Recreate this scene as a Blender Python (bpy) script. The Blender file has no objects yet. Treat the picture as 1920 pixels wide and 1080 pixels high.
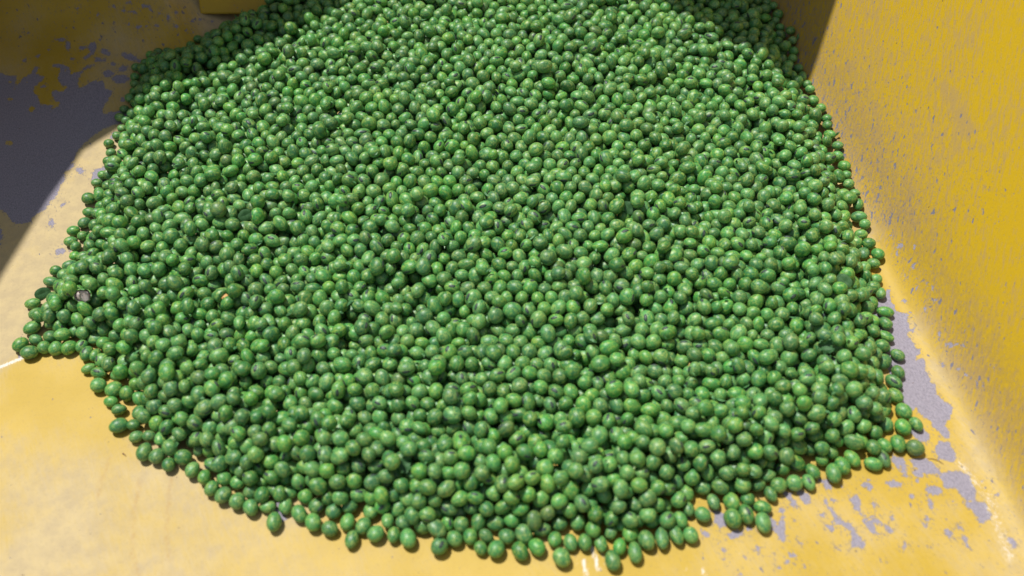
# a heap of treated seeds in a worn steel hopper
import bpy, bmesh, math, numpy as np
from mathutils import Vector, Quaternion, Matrix

R = math.radians
sc = bpy.context.scene
# ---------------------------------------------------------------- camera
PITCH = R(53.0); D0 = 0.484
cam_loc = np.array([0, -D0 * math.cos(PITCH), D0 * math.sin(PITCH)])
cd = bpy.data.cameras.new("camera"); cam = bpy.data.objects.new("camera", cd); sc.collection.objects.link(cam)
cam.location = cam_loc; cam.rotation_euler = (R(90) - PITCH, 0, 0)
cd.lens = 35; cd.sensor_width = 36; cd.clip_start = 0.01; cd.clip_end = 50
cd.dof.use_dof = True; cd.dof.focus_distance = 0.512; cd.dof.aperture_fstop = 7.0; cd.dof.aperture_blades = 7
sc.camera = cam
# ---------------------------------------------------------------- light
SUN = Vector((-0.30, 0.30, 0.905)).normalized()
w = bpy.data.worlds.new("World"); sc.world = w; w.use_nodes = True
nt = w.node_tree; bg = nt.nodes["Background"]; sky = nt.nodes.new("ShaderNodeTexSky"); sky.sky_type = 'NISHITA'
sky.sun_disc = False; sky.sun_elevation = math.asin(SUN.z); sky.sun_rotation = math.atan2(SUN.x, SUN.y)
hs = nt.nodes.new("ShaderNodeHueSaturation"); hs.inputs['Saturation'].default_value = .45; nt.links.new(sky.outputs[0], hs.inputs['Color']); nt.links.new(hs.outputs[0], bg.inputs[0]); bg.inputs[1].default_value = 0.095
ld = bpy.data.lights.new("sun", 'SUN'); ld.energy = 4.3; ld.angle = R(0.8); ld.color = (1.0, 0.965, 0.92)
sun = bpy.data.objects.new("sun", ld); sc.collection.objects.link(sun); sun.location = (-1, .3, 2.5)
sun.rotation_euler = SUN.to_track_quat('Z', 'Y').to_euler()
sc.cycles.diffuse_bounces = 1
sc.view_settings.view_transform = 'Standard'; sc.view_settings.look = 'None'
sc.view_settings.exposure = 0.0; sc.view_settings.gamma = 1.0

# ---------------------------------------------------------------- helpers
F = 1920 * 35 / 36.
FW = np.array([0, math.cos(PITCH), -math.sin(PITCH)]); UP = np.array([0, math.sin(PITCH), math.cos(PITCH)]); RT = np.array([1., 0, 0])
def ray(px, py):
    d = FW * F + RT * (px - 960) - UP * (py - 540); return d / np.linalg.norm(d)
def proj(P):
    v = np.asarray(P) - cam_loc; z = v @ FW
    return np.stack([960 + F * (v @ RT) / z, 540 - F * (v @ UP) / z, z], -1)
def g0(px, py, z=0.):
    d = ray(px, py); return cam_loc + (z - cam_loc[2]) / d[2] * d
def line(p, q, side):
    a = g0(*p)[:2]; b = g0(*q)[:2]; t = (b - a) / np.linalg.norm(b - a); n = np.array([-t[1], t[0]])
    if (g0(*side)[:2] - a) @ n < 0: n = -n
    return a, n
LR = line((1415, 0), (1920, 1050), (1920, 500)); LF = line((-20, 697), (62, 664), (300, 1000))
LB1 = line((-50, 15), (350, 95), (200, 0)); LB2 = line((350, 95), (490, -70), (200, 0))
def ramp(d, s, w): return np.where(d < -w, 0, np.where(d > w, s * d, s * (d + w) ** 2 / (4 * w)))
def ld_(L, x, y): return (x - L[0][0]) * L[1][0] + (y - L[0][1]) * L[1][1]
def H(x, y):
    x = np.asarray(x, float); y = np.asarray(y, float)
    return (ramp(ld_(LR, x, y), math.tan(R(57)), .009) + ramp(ld_(LF, x, y), .04, .0015)
            + np.minimum(ramp(ld_(LB1, x, y), .9, .022), ramp(ld_(LB2, x, y), .9, .022)))
def hit(px, py, off=0.):
    d = ray(px, py); ts = np.linspace(.2, 1.2, 4000); P = cam_loc + ts[:, None] * d
    s = P[:, 2] - H(P[:, 0], P[:, 1]) - off
    return P[int(np.argmax(s < 0))] if (s < 0).any() else P[-1]
def tag(o, label=None, cat=None, group=None, kind=None):
    if label: o['label'] = label
    if cat: o['category'] = cat
    if group: o['group'] = group
    if kind: o['kind'] = kind
    return o
def link(name, me, mats=(), parent=None):
    for m in mats: me.materials.append(m)
    o = bpy.data.objects.new(name, me); sc.collection.objects.link(o); o.parent = parent; return o
def from_bm(name, bm, mats=(), parent=None, smooth=True):
    me = bpy.data.meshes.new(name); bm.to_mesh(me); bm.free()
    if smooth: me.shade_smooth()
    return link(name, me, mats, parent)
class NT:
    def __init__(s, name):
        s.m = bpy.data.materials.new(name); s.m.use_nodes = True; s.t = s.m.node_tree; s.b = s.t.nodes["Principled BSDF"]
    def n(s, typ, **kw):
        nd = s.t.nodes.new(typ)
        for k, v in kw.items():
            if k.startswith('i_'): s.put(nd, k[2:], v)
            else: setattr(nd, k, v)
        return nd
    def put(s, nd, key, v):
        sock = nd.inputs[int(key) if str(key).isdigit() else key.replace('_', ' ')]
        if isinstance(v, bpy.types.NodeSocket): s.t.links.new(v, sock)
        else: sock.default_value = v
    def math(s, op, a, b=0., c=0., clamp=False):
        nd = s.n("ShaderNodeMath", operation=op, use_clamp=clamp)
        for i, v in enumerate((a, b, c)): s.put(nd, i, v)
        return nd.outputs[0]
    def mix(s, f, a, b, blend='MIX'):
        nd = s.n("ShaderNodeMix", data_type='RGBA', blend_type=blend); s.put(nd, 0, f)
        s.put(nd, 6, a if isinstance(a, bpy.types.NodeSocket) else (*a, 1)); s.put(nd, 7, b if isinstance(b, bpy.types.NodeSocket) else (*b, 1))
        return nd.outputs[2]
    def noise(s, vec, scale, detail=3, rough=.55, dist=0.):
        nd = s.n("ShaderNodeTexNoise"); s.put(nd, 'Vector', vec); nd.inputs['Scale'].default_value = scale
        nd.inputs['Detail'].default_value = detail; nd.inputs['Roughness'].default_value = rough; nd.inputs['Distortion'].default_value = dist
        return nd.outputs[0]
    def ss(s, x, lo, hi):
        nd = s.n("ShaderNodeMapRange", interpolation_type='SMOOTHSTEP'); s.put(nd, 0, x)
        nd.inputs[1].default_value = lo; nd.inputs[2].default_value = hi; nd.inputs[3].default_value = 0; nd.inputs[4].default_value = 1
        return nd.outputs[0]
    def vscale(s, v, sx):
        nd = s.n("ShaderNodeVectorMath", operation='MULTIPLY'); s.put(nd, 0, v); s.put(nd, 1, sx); return nd.outputs[0]
    def attr(s, name, out='Fac'):
        return s.n("ShaderNodeAttribute", attribute_name=name).outputs[out]
def lin(r, g, b):
    f = lambda c: ((c / 255 + .055) / 1.055) ** 2.4 if c > 10 else c / 255 / 12.92
    return f(r), f(g), f(b)

# ---------------------------------------------------------------- painted steel
def steel_material():
    N = NT("worn_yellow_paint"); uv = N.attr("grain", 'Vector'); geo = N.n("ShaderNodeTexCoord").outputs['Object']
    fine = N.noise(geo, 900, 5, .6); mid = N.noise(geo, 160, 4, .6); big = N.noise(geo, 28, 3, .5)
    streak = N.noise(N.vscale(uv, (1, 6.0, 1)), 150, 6, .66)      # along the rubbing direction of each sheet
    streak2 = N.noise(N.vscale(uv, (1, 3.0, 1)), 620, 4, .6)
    dust = N.attr("dust"); wall = N.attr("wall")
    # worn film of dust and rubbed paint over the yellow
    s_ = N.math('ADD', N.math('MULTIPLY', N.math('SUBTRACT', streak, .5), N.math('ADD', .6, N.math('MULTIPLY', wall, 3.0))),
                N.math('MULTIPLY', N.math('SUBTRACT', big, .5), .9))
    s_ = N.math('ADD', s_, N.math('MULTIPLY', N.math('SUBTRACT', mid, .5), .35))
    d = N.ss(N.math('ADD', dust, s_), .15, .85)
    yellow = N.mix(N.ss(big, .35, .65), YEL_A, YEL_B)
    yellow = N.mix(wall, yellow, YEL_W)
    dusty = N.mix(N.ss(mid, .3, .7), DUST_A, DUST_B)
    dusty = N.mix(wall, dusty, DUST_W)
    col = N.mix(d, yellow, dusty)
    col = N.mix(N.math('MULTIPLY', N.ss(fine, .52, .72), .16), col, (.18, .12, .06))
    band = N.math('MULTIPLY', N.attr("foot_band"), N.ss(N.noise(N.vscale(uv, (1, 2.2, 1)), 340, 5, .65), .28, .62))  # darker brown band along the foot of the side wall, broken by noise
    col = N.mix(N.math('MULTIPLY', band, .38), col, (.27, .185, .075))
    # small grey pits
    pit = N.math('ADD', streak2, N.math('MULTIPLY', N.attr("pits"), .16))
    pitm = N.ss(pit, .705, .745)
    chips = N.math('ADD', N.noise(N.vscale(uv, (1, 2.2, 1)), 210, 3, .5), N.math('MULTIPLY', N.attr("pits"), .13))
    pitm = N.math('MAXIMUM', N.math('MULTIPLY', pitm, .8), N.ss(chips, .735, .755))
    # bare steel patches with a ragged edge
    e = N.math('ADD', N.math('MULTIPLY', N.math('SUBTRACT', N.noise(geo, 420, 5, .7), .5), 4.2), N.math('MULTIPLY', N.math('SUBTRACT', N.noise(geo, 1300, 3, .6), .5), 1.3))
    bare = N.ss(N.math('ADD', N.attr("bare"), e), -.12, .12)
    rim = N.math('MULTIPLY', N.ss(N.attr("bare"), -3.2, -.2), N.ss(N.noise(N.vscale(uv, (1, 1.8, 1)), 520, 3, .6), .60, .63))
    pitm = N.math('MAXIMUM', pitm, N.math('MULTIPLY', rim, .75))
    m = N.math('MAXIMUM', bare, pitm)
    metal = N.mix(N.ss(N.noise(N.vscale(uv, (1, 2.5, 1)), 800, 4, .7), .35, .7), STEEL_A, STEEL_B)
    metal = N.mix(N.math('MULTIPLY', N.ss(N.noise(geo, 1500, 2, .7), .56, .68), .35), metal, (.10, .08, .075))
    metal = N.mix(N.math('MULTIPLY', N.math('SUBTRACT', 1., bare), .65), metal, (.13, .125, .155)); col = N.mix(m, col, metal)
    # worn pale primer, and glints painted white along the folds
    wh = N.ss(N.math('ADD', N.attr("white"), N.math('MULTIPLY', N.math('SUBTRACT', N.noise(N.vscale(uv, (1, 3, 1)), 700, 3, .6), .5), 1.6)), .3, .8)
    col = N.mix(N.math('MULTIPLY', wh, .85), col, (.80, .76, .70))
    sc_ = N.math('MULTIPLY', N.attr("scratch"), N.ss(N.noise(geo, 500, 3, .6), .3, .6))
    col = N.mix(N.math('MULTIPLY', sc_, .55), col, (.42, .24, .07))
    speck = N.ss(N.noise(geo, 520, 1, .4), .79, .82)
    col = N.mix(N.math('MULTIPLY', speck, .8), col, (.13, .08, .04))
    N.put(N.b, 'Base Color', col)
    rough = N.math('ADD', .50, N.math('ADD', N.math('MULTIPLY', d, .16), N.math('MULTIPLY', m, .10)))
    N.put(N.b, 'Roughness', rough); N.b.inputs['Specular IOR Level'].default_value = .32
    hgt = N.math('ADD', N.math('MULTIPLY', fine, .12), N.math('MULTIPLY', mid, .25))
    hgt = N.math('ADD', hgt, N.math('MULTIPLY', N.noise(geo, 2200, 2, .6), .05))
    hgt = N.math('SUBTRACT', hgt, N.math('MULTIPLY', m, .55)); hgt = N.math('ADD', hgt, N.math('MULTIPLY', N.math('MULTIPLY', m, N.noise(N.vscale(uv, (1, 2.5, 1)), 600, 4, .7)), .5))
    bp = N.n("ShaderNodeBump"); bp.inputs['Strength'].default_value = .55; bp.inputs['Distance'].default_value = .0006
    N.put(bp, 'Height', hgt); N.put(N.b, 'Normal', bp.outputs[0])
    return N.m
YEL_A, YEL_B, YEL_W = (.51, .345, .040), (.56, .385, .060), (.54, .35, .006)
DUST_A, DUST_B, DUST_W = (.57, .445, .225), (.48, .375, .205), (.43, .285, .075)
STEEL_A, STEEL_B = (.345, .315, .375), (.22, .205, .245)
paint = steel_material()

# bare patches and chips read off the sheet: outlines in picture units, dropped on the real surface
def A(z, ox, oy, k): return [(ox + x / k, oy + y / k) for x, y in z]
POLYS = [
 A([(-60,560),(0,525),(60,545),(125,545),(100,640),(170,560),(230,520),(255,475),(275,480),(262,530),(325,562),(250,620),(238,660),(275,700),(290,755),(380,755),(370,800),(440,740),(385,720),(370,650),(400,645),(430,665),(500,620),(455,605),(470,570),(440,520),(430,490),(370,475),(375,460),(440,460),(505,485),(510,540),(560,520),(650,460),(685,462),(600,510),(570,555),(560,600),(570,630),(600,625),(690,570),(700,590),(740,575),(760,640),(805,650),(800,690),(740,770),(745,820),(860,795),(960,800),(1000,900),(840,890),(740,930),(640,1000),(560,1080),(530,1150),(490,1200),(440,1300),(420,1390),(390,1400),(400,1430),(360,1440),(355,1480),(290,1530),(230,1560),(220,1600),(180,1612),(95,1605),(40,1530),(0,1510),(-80,1500)],0,0,3.84),
 A([(350,70),(385,95),(300,180),(300,250),(270,290),(195,290),(180,250),(240,150)],60,320,6),
 [(172,342),(173,322),(187,315),(200,312),(215,322),(195,345)],
 A([(310,-120),(310,0),(370,100),(365,140),(440,160),(530,185),(530,260),(545,390),(515,430),(600,540),(610,590),(690,610),(680,660),(620,690),(600,740),(640,740),(690,710),(745,770),(740,860),(790,950),(800,1020),(850,1100),(760,1260),(430,1250),(300,900),(100,200),(150,-60)],1620,560,6.39),
 A([(1240,0),(1420,0),(1430,60),(1480,100),(1515,130),(1505,190),(1470,230),(1505,260),(1500,300),(1470,300),(1420,250),(1380,200),(1340,170),(1310,130),(1290,150),(1230,160)],1280,720,3),
 A([(1350,250),(1395,280),(1385,330),(1340,320),(1250,260),(1290,240)],1280,720,3),
 A([(1440,320),(1500,330),(1545,400),(1535,445),(1440,420),(1415,370)],1280,720,3),
 A([(300,-60),(510,0),(700,0),(780,20),(850,80),(900,120),(940,170),(1000,160),(1110,150),(1270,210),(1280,260),(1365,430),(1340,490),(1250,490),(1130,420),(1090,350),(1000,370),(1030,390),(960,350),(935,260),(870,180),(740,190),(680,150),(600,100),(520,0)],1620,860,6.39),
 A([(1340,500),(1470,540),(1480,610),(1530,700),(1450,740),(1410,790),(1340,700),(1300,640),(1200,540),(1170,490),(1250,520)],1620,860,6.39),
 A([(300,-20),(470,-20),(510,100),(520,210),(480,220),(430,150),(360,60)],1620,860,6.39),
 A([(570,130),(650,150),(740,230),(650,230),(590,190)],1620,860,6.39),
 A([(740,290),(790,350),(830,310),(900,350),(940,400),(910,445),(830,440),(730,380)],1620,860,6.39),
 A([(0,650),(60,650),(150,720),(250,800),(300,800),(350,880),(330,900),(250,850),(150,770),(60,690)],1620,860,6.39),
 A([(-60,640),(0,700),(70,730),(130,770),(130,850),(180,920),(140,920),(60,870),(0,780)],1620,860,6.39),
 A([(940,250),(985,320),(1040,400),(1060,410),(1070,340),(1110,340),(1115,440),(1130,550),(1090,560),(1040,490),(1000,450),(930,330)],1240,900,4.8),
 A([(1060,60),(1105,100),(1160,120),(1210,200),(1230,270),(1200,270),(1150,190)],1240,900,4.8),
 A([(1190,80),(1340,120),(1350,200),(1300,220),(1250,170)],1240,900,4.8),
 A([(1455,160),(1500,180),(1530,260),(1600,330),(1640,390),(1710,390),(1730,440),(1800,520),(1840,580),(1800,625),(1760,590),(1740,630),(1700,580),(1700,470),(1640,430),(1580,390),(1540,320),(1490,250)],1240,900,4.8),
 A([(1420,0),(1500,0),(1530,60),(1535,95),(1490,80)],1240,900,4.8),
 A([(1610,40),(1640,60),(1670,120),(1650,120)],1240,900,4.8),
 A([(1660,140),(1710,160),(1770,130),(1790,230),(1800,310),(1740,260),(1720,200),(1690,200)],1240,900,4.8),
 A([(355,450),(400,460),(450,500),(440,545),(390,500)],1240,900,4.8),
 A([(740,180),(820,200),(860,260),(800,270)],1240,900,4.8),
 A([(460,270),(560,300),(600,410),(520,430),(470,360)],1240,900,4.8),
 [(520,925),(540,940),(538,970),(527,985),(515,975)],
]
def El(z, ox, oy, k): return [(ox + a[0] / k, oy + a[1] / k, a[2] / k, a[3] / k, a[4] if len(a) > 4 else 0) for a in z]
ELLS = El([(440,285,32,10,0),(490,330,35,14,90),(595,345,25,18,20),(665,345,40,28,80),(630,405,45,12,30),(760,375,40,20,-25),(725,285,10,14),(720,430,42,14,-8),(523,425,14,10),(272,405,20,9,10),(176,438,20,9,55),(205,240,12,6),(355,355,8,6),(815,458,20,14),(780,530,42,25),(885,495,35,20,20),(870,570,65,30,0),(935,410,65,22,-20),(990,435,40,12,-20),(310,618,22,9,0),(885,715,18,16),(460,560,40,60)],0,0,3.84)
ELLS += El([(1270,90,16,14),(930,175,12,12),(1000,195,18,14),(1270,190,16,12),(1130,185,14,12),(1210,125,14,20),(960,90,24,12),(1050,40,30,14),(1150,95,10,14),(890,80,14,10),(820,45,22,12),(570,60,16,9),(1340,220,9,9),(1080,70,12,12),(705,105,7,12),(930,20,20,10),(1390,150,14,10),(1440,140,10,8),(430,75,7,5),(1055,185,12,9),(1180,60,8,6),(820,180,6,6),(1395,232,8,8),(1530,150,8,7)],0,0,3.84)
ELLS += El([(180,910,55,40,45),(300,960,48,36,-20),(355,985,12,8),(65,975,20,15),(100,1060,52,26,35),(690,565,50,38,40)],100,160,6)
ELLS += El([(345,382,35,17,35),(217,585,50,30,90),(320,905,60,36,15),(430,900,20,12,80)],60,320,6) + [(37.5,668,4,2.5,20),(0,443,5,14,0)]
ELLS += El([(365,305,85,45,-10),(60,335,42,40,0),(145,580,60,25,-60),(570,460,35,30,-60),(790,530,55,22,-65),(1070,510,40,20,-35),(330,710,40,20,-40),(760,720,38,22,-40),(725,800,40,25,-55),(1020,900,52,30,-58),(1160,850,42,20,-58),(1210,970,75,30,-62),(490,1010,60,25,-62),(700,555,30,15,-50),(630,272,20,15),(1780,1000,80,42,-65),(1590,430,25,18),(1420,265,20,16),(475,1060,30,20,-50),(830,1050,20,12)],1620,860,6.39)
ELLS += El([(1080,275,34,28),(1450,310,25,20,-50),(1548,180,20,18),(1520,420,52,26,-30),(1600,608,25,15),(870,620,42,22,-80),(665,490,70,35,0),(545,620,45,12,-50),(1165,675,42,20,-20),(1295,800,38,15,-70),(1000,675,18,15),(575,730,26,14,-70),(1205,370,15,10),(780,440,30,20),(710,840,25,15),(1260,570,26,10,-40),(1140,735,30,16,-40),(760,700,12,8),(1050,790,12,10),(1830,50,34,16,0),(1860,20,24,20,90)],1240,900,4.8)
ELLS += El([(490,30,25,30),(725,120,24,20),(810,320,18,16),(895,445,24,30),(1025,560,50,34),(975,560,16,14),(1135,520,20,14),(1195,550,16,24),(840,15,24,16),(940,795,34,20,-50),(1215,920,42,16,-40),(1150,850,26,12,-50),(1385,1015,50,22,-30),(550,165,26,22),(590,390,14,16),(610,340,12,16),(1040,465,12,10),(960,385,12,9),(1230,380,20,8),(1540,805,26,14),(1130,660,16,10),(1075,840,20,12,-40)],1620,560,6.39)
ELLS += El([(1370,130,36,38),(1330,225,24,30),(1525,145,16,30,0),(1410,275,20,16),(1530,330,16,20),(1500,375,18,16),(1435,465,14,26),(1540,490,12,20),(1600,550,18,16),(1670,550,40,20,-25),(1415,750,24,22),(1640,830,22,18),(1745,735,24,16,-20),(1265,15,14,14),(1125,70,14,12),(1720,1020,14,12),(1800,430,14,9),(1545,620,12,20),(1735,620,10,20),(1500,975,12,12)],1460,440,6)
NEG = El([(75,715,24,8),(230,785,20,22,70),(65,1030,30,18),(75,590,10,6),(190,595,8,5),(470,508,10,8)],0,0,3.84) + El([(430,95,26,12,-30)],1620,860,6.39) + [(1390+10,862,0.1,.1,0)]

def wear_fields(P):
    pix = proj(P); u, v = pix[:, 0], pix[:, 1]; k = F / pix[:, 2] / 1000.     # picture units per mm
    bare = np.full(len(P), -9.)
    for poly in POLYS:
        q = np.array(poly); lo = q.min(0) - 12; hi = q.max(0) + 12
        s = np.where((u > lo[0]) & (u < hi[0]) & (v > lo[1]) & (v < hi[1]))[0]
        if not len(s): continue
        x, y = u[s], v[s]; ins = np.zeros(len(s), bool); dm = np.full(len(s), 1e9)
        for i in range(len(q)):
            x1, y1 = q[i]; x2, y2 = q[(i + 1) % len(q)]
            c = ((y1 > y) != (y2 > y)); ins ^= c & (x < (x2 - x1) * (y - y1) / (y2 - y1 + 1e-12) + x1)
            dx, dy = x2 - x1, y2 - y1; t = np.clip(((x - x1) * dx + (y - y1) * dy) / (dx * dx + dy * dy + 1e-12), 0, 1)
            dm = np.minimum(dm, np.hypot(x - x1 - t * dx, y - y1 - t * dy))
        bare[s] = np.maximum(bare[s], np.where(ins, dm, -dm) / k[s])
    def ell(e):
        cx, cy, a, b, g = e; c, s_ = math.cos(R(g)), math.sin(R(g)); m_ = max(a, b) + 12
        s = np.where((abs(u - cx) < m_) & (abs(v - cy) < m_))[0]
        dx, dy = u[s] - cx, -(v[s] - cy); r = np.hypot((dx * c + dy * s_) / a, (-dx * s_ + dy * c) / b)
        return s, (1 - r) * min(a, b) / k[s]
    for e in ELLS:
        s, d = ell(e); bare[s] = np.maximum(bare[s], d)
    for e in NEG:
        s, d = ell(e); bare[s] = np.minimum(bare[s], -d * 1.5)
    # how dusty and rubbed the paint is (control points)
    C = np.array([(0,20,.05),(120,10,.0),(60,60,.3),(250,60,.5),(330,80,.1),(60,150,.3),(250,110,.55),(330,25,.5),(400,45,.85),(150,420,.95),(60,560,1.),(190,300,.85),(20,640,1.),(60,690,.1),(140,730,.1),(30,790,.15),(190,760,.25),(60,840,.4),(60,900,.66),(200,900,.68),(350,1000,.68),(100,1060,.78),(500,1050,.45),(700,1060,.35),(900,1060,.15),(1100,1070,.2),(1300,1050,.3),(1500,1000,.35),(1650,950,.3),(1750,1050,.4),(1790,870,.3),(1830,905,.35),(1870,990,.35),(1845,960,.3),(1770,810,.1),(1905,1065,.4),(1750,820,.1),(1800,800,.5),(1850,800,.9),
        (1672,500,.2),(1700,570,.15),(1740,600,.9),(1735,650,.15),(1775,690,.95),(1680,400,.75),(1600,250,.75),(1530,100,.6),(1770,750,.1),(1800,720,.9),(1850,850,.7),(1760,400,.45),(1720,200,.5),(1800,600,.4),(1860,500,.15),(1850,200,.3),(1915,100,.2),(1900,400,.0),(1900,800,.25),(1915,650,.0),(1780,260,.6),(1650,60,.5),(1750,100,.4)], float)
    num = np.zeros(len(P)); den = np.full(len(P), 1e-9)
    for cx, cy, val in C:
        w_ = 1 / (((u - cx) ** 2 + (v - cy) ** 2) + 600.) ** 1.6; num += w_ * val; den += w_
    dust = num / den
    for (x1, y1, x2, y2, wd, am) in ((1772,160,1812,236,9,.8),(1700,330,1712,420,5,.3),(1640,180,1655,330,4,.35),(1850,420,1840,520,6,.35)):
        dx, dy = x2 - x1, y2 - y1; t = np.clip(((u - x1) * dx + (v - y1) * dy) / (dx * dx + dy * dy), 0, 1)
        dust = dust + am * np.exp(-(np.hypot(u - x1 - t * dx, v - y1 - t * dy) / (wd * (.6 + t))) ** 2)
    dr = ld_(LR, P[:, 0], P[:, 1]); wall = 1 / (1 + np.exp(-(dr + .001) / .002))
    pits = wall * (.10 + .75 * np.exp(-np.maximum(dr, 0) / .022) + .35 * (v < 420) * np.exp(-np.maximum(dr, 0) / .05))
    pits += (1 - wall) * np.clip((u - 900) / 500, 0, 1) * .35 * (v > 800)
    pits += (v < 90) * (u < 500) * .55
    white = np.zeros(len(P))  # worn streaks, with highlights of the folds put into the colour
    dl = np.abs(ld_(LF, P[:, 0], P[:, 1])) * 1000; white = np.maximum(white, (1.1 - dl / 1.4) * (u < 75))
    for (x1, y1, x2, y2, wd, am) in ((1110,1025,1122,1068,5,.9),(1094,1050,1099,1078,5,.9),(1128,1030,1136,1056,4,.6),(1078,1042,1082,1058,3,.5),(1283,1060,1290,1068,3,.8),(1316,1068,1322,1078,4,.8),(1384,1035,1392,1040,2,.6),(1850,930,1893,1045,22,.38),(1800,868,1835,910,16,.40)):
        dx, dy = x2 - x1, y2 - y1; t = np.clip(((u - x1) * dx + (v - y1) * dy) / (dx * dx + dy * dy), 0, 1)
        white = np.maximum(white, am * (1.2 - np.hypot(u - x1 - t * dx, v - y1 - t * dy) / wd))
    foot_band = np.exp(-((dr - .0085) / .0085) ** 2) * (dr > -.003) + .25 * np.exp(-(np.maximum(dr - .008, 0) / .03)) * (dr > .008)
    scr = np.zeros(len(P))
    for pts in ([(322,890),(316,940),(312,1000),(318,1050)],[(250,990),(248,1040),(262,1090)],[(205,860),(190,900),(184,930)],[(262,900),(252,960),(248,985)],[(1620,200),(1634,262),(1640,330)]):
        for (x1, y1), (x2, y2) in zip(pts, pts[1:]):
            dx, dy = x2 - x1, y2 - y1; t = np.clip(((u - x1) * dx + (v - y1) * dy) / (dx * dx + dy * dy), 0, 1)
            scr = np.maximum(scr, 1 - np.hypot(u - x1 - t * dx, v - y1 - t * dy) / 4.5)
    # grain direction of each sheet
    a1, a2 = hit(1738, 270), hit(1768, 120); dw = a2 - a1; dw /= np.linalg.norm(dw)
    b1, b2 = hit(1480, 1000), hit(1525, 1060); df = b2 - b1; df /= np.linalg.norm(df)
    nw = np.cross(dw, np.array([-.84, -.1, .54])); nw /= np.linalg.norm(nw); nf = np.array([-df[1], df[0], 0])
    gw = np.stack([P @ dw, P @ nw, P @ np.cross(dw, nw)], -1); gf = np.stack([P @ df, P @ nf, P[:, 2]], -1)
    left = (u < 900)[:, None]
    grain = np.where(wall[:, None] > .5, gw, gf)
    return dict(bare=bare, dust=dust, wall=wall, pits=pits, white=np.clip(white, 0, 1.2), scratch=np.clip(scr, 0, 1), foot_band=np.clip(foot_band, 0, 1)), grain

# ---------------------------------------------------------------- the hopper
hopper = bpy.data.objects.new("hopper", None); sc.collection.objects.link(hopper)
tag(hopper, "worn yellow painted steel hopper that holds the whole heap of green seeds", "hopper")
hopper.location = (0, 0, 0)
NX, NY = 680, 600
gx = np.linspace(-.46, .39, NX); gy = np.linspace(-.33, .43, NY); X, Y = np.meshgrid(gx, gy)
# faint dents of the sheet
DZ = .0006 * (np.sin(X * 31 + 1.3 * np.sin(Y * 23)) * np.sin(Y * 27 + .7)) + .0003 * np.sin(X * 71 + Y * 43)
Z = H(X, Y) + DZ * 0.6
P = np.stack([X, Y, Z], -1).reshape(-1, 3)
dzx = np.gradient(Z, gx, axis=1); dzy = np.gradient(Z, gy, axis=0)
NRM = np.stack([-dzx, -dzy, np.ones_like(Z)], -1).reshape(-1, 3); NRM /= np.linalg.norm(NRM, axis=1)[:, None]
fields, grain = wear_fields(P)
ii, jj = np.meshgrid(np.arange(NX - 1), np.arange(NY - 1)); q0 = (jj * NX + ii).ravel()
quads = np.stack([q0, q0 + 1, q0 + NX + 1, q0 + NX], -1)
cx, cy = P[quads[:, 0], 0], P[quads[:, 0], 1]
reg = np.zeros(len(quads), int)
reg[ld_(LF, cx, cy) > 0] = 1
reg[np.minimum(ld_(LB1, cx, cy), ld_(LB2, cx, cy)) > 0] = 2
reg[ld_(LR, cx, cy) > 0] = 3
def sheet(name, sel):
    f = quads[sel]; ids, inv = np.unique(f, return_inverse=True); f = inv.reshape(-1, 4)
    me = bpy.data.meshes.new(name); me.vertices.add(len(ids)); me.vertices.foreach_set('co', P[ids].ravel())
    me.loops.add(f.size); me.loops.foreach_set('vertex_index', f.ravel().astype(np.int32))
    me.polygons.add(len(f)); me.polygons.foreach_set('loop_start', np.arange(0, f.size, 4, dtype=np.int32)); me.polygons.foreach_set('loop_total', np.full(len(f), 4, np.int32))
    me.update(calc_edges=True); me.shade_smooth()
    me.normals_split_custom_set_from_vertices(NRM[ids].tolist())
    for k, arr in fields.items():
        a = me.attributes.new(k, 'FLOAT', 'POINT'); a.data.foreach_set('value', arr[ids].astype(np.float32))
    a = me.attributes.new('grain', 'FLOAT_VECTOR', 'POINT'); a.data.foreach_set('vector', grain[ids].astype(np.float32).ravel())
    return link(name, me, [paint], hopper)
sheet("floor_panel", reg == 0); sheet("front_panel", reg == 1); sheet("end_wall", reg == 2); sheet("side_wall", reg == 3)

def plain_paint():
    N = NT("plain_yellow_paint"); geo = N.n("ShaderNodeTexCoord").outputs['Object']
    c = N.mix(N.ss(N.noise(geo, 60, 4, .6), .35, .7), YEL_W, (.50, .30, .01)); c = N.mix(N.ss(N.noise(geo, 300, 4, .6), .66, .72), c, (.2, .17, .16))
    N.put(N.b, 'Base Color', c); N.b.inputs['Roughness'].default_value = .45; return N.m
plain = plain_paint()
# bracket on the end wall, seen at the top edge
def prism(name, pts, th, mat, parent, bevel=.001):
    """a plate: outline pts (3-D, planar), thickness vector th"""
    bm = bmesh.new(); a = [bm.verts.new(Vector(p)) for p in pts]; b = [bm.verts.new(Vector(p) + Vector(th)) for p in pts]
    bm.faces.new(a); bm.faces.new(b[::-1]); n = len(a)
    for i in range(n): bm.faces.new((a[(i + 1) % n], a[i], b[i], b[(i + 1) % n]))
    bmesh.ops.recalc_face_normals(bm, faces=bm.faces[:])
    if bevel: bmesh.ops.bevel(bm, geom=bm.edges[:], offset=bevel, segments=2, affect='EDGES', profile=.6)
    return from_bm(name, bm, [mat], parent, smooth=False)
p1, p2 = hit(376, 26), hit(520, 26)
up = Vector((0.0, 0.55, 0.62)).normalized(); out_ = Vector((0, -.62, .55)).normalized()
a_, b_ = Vector(p1), Vector(p2); b_ = a_ + Vector((b_ - a_).to_tuple()); b_.z = a_.z + .01 * 0; b_.y = a_.y
prism("bracket", [a_ - out_ * .004, b_ - out_ * .004, b_ + up * .06 - out_ * .004, a_ + up * .06 - Vector((.005, 0, 0)) - out_ * .004], out_ * .0045, plain, hopper)
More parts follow.
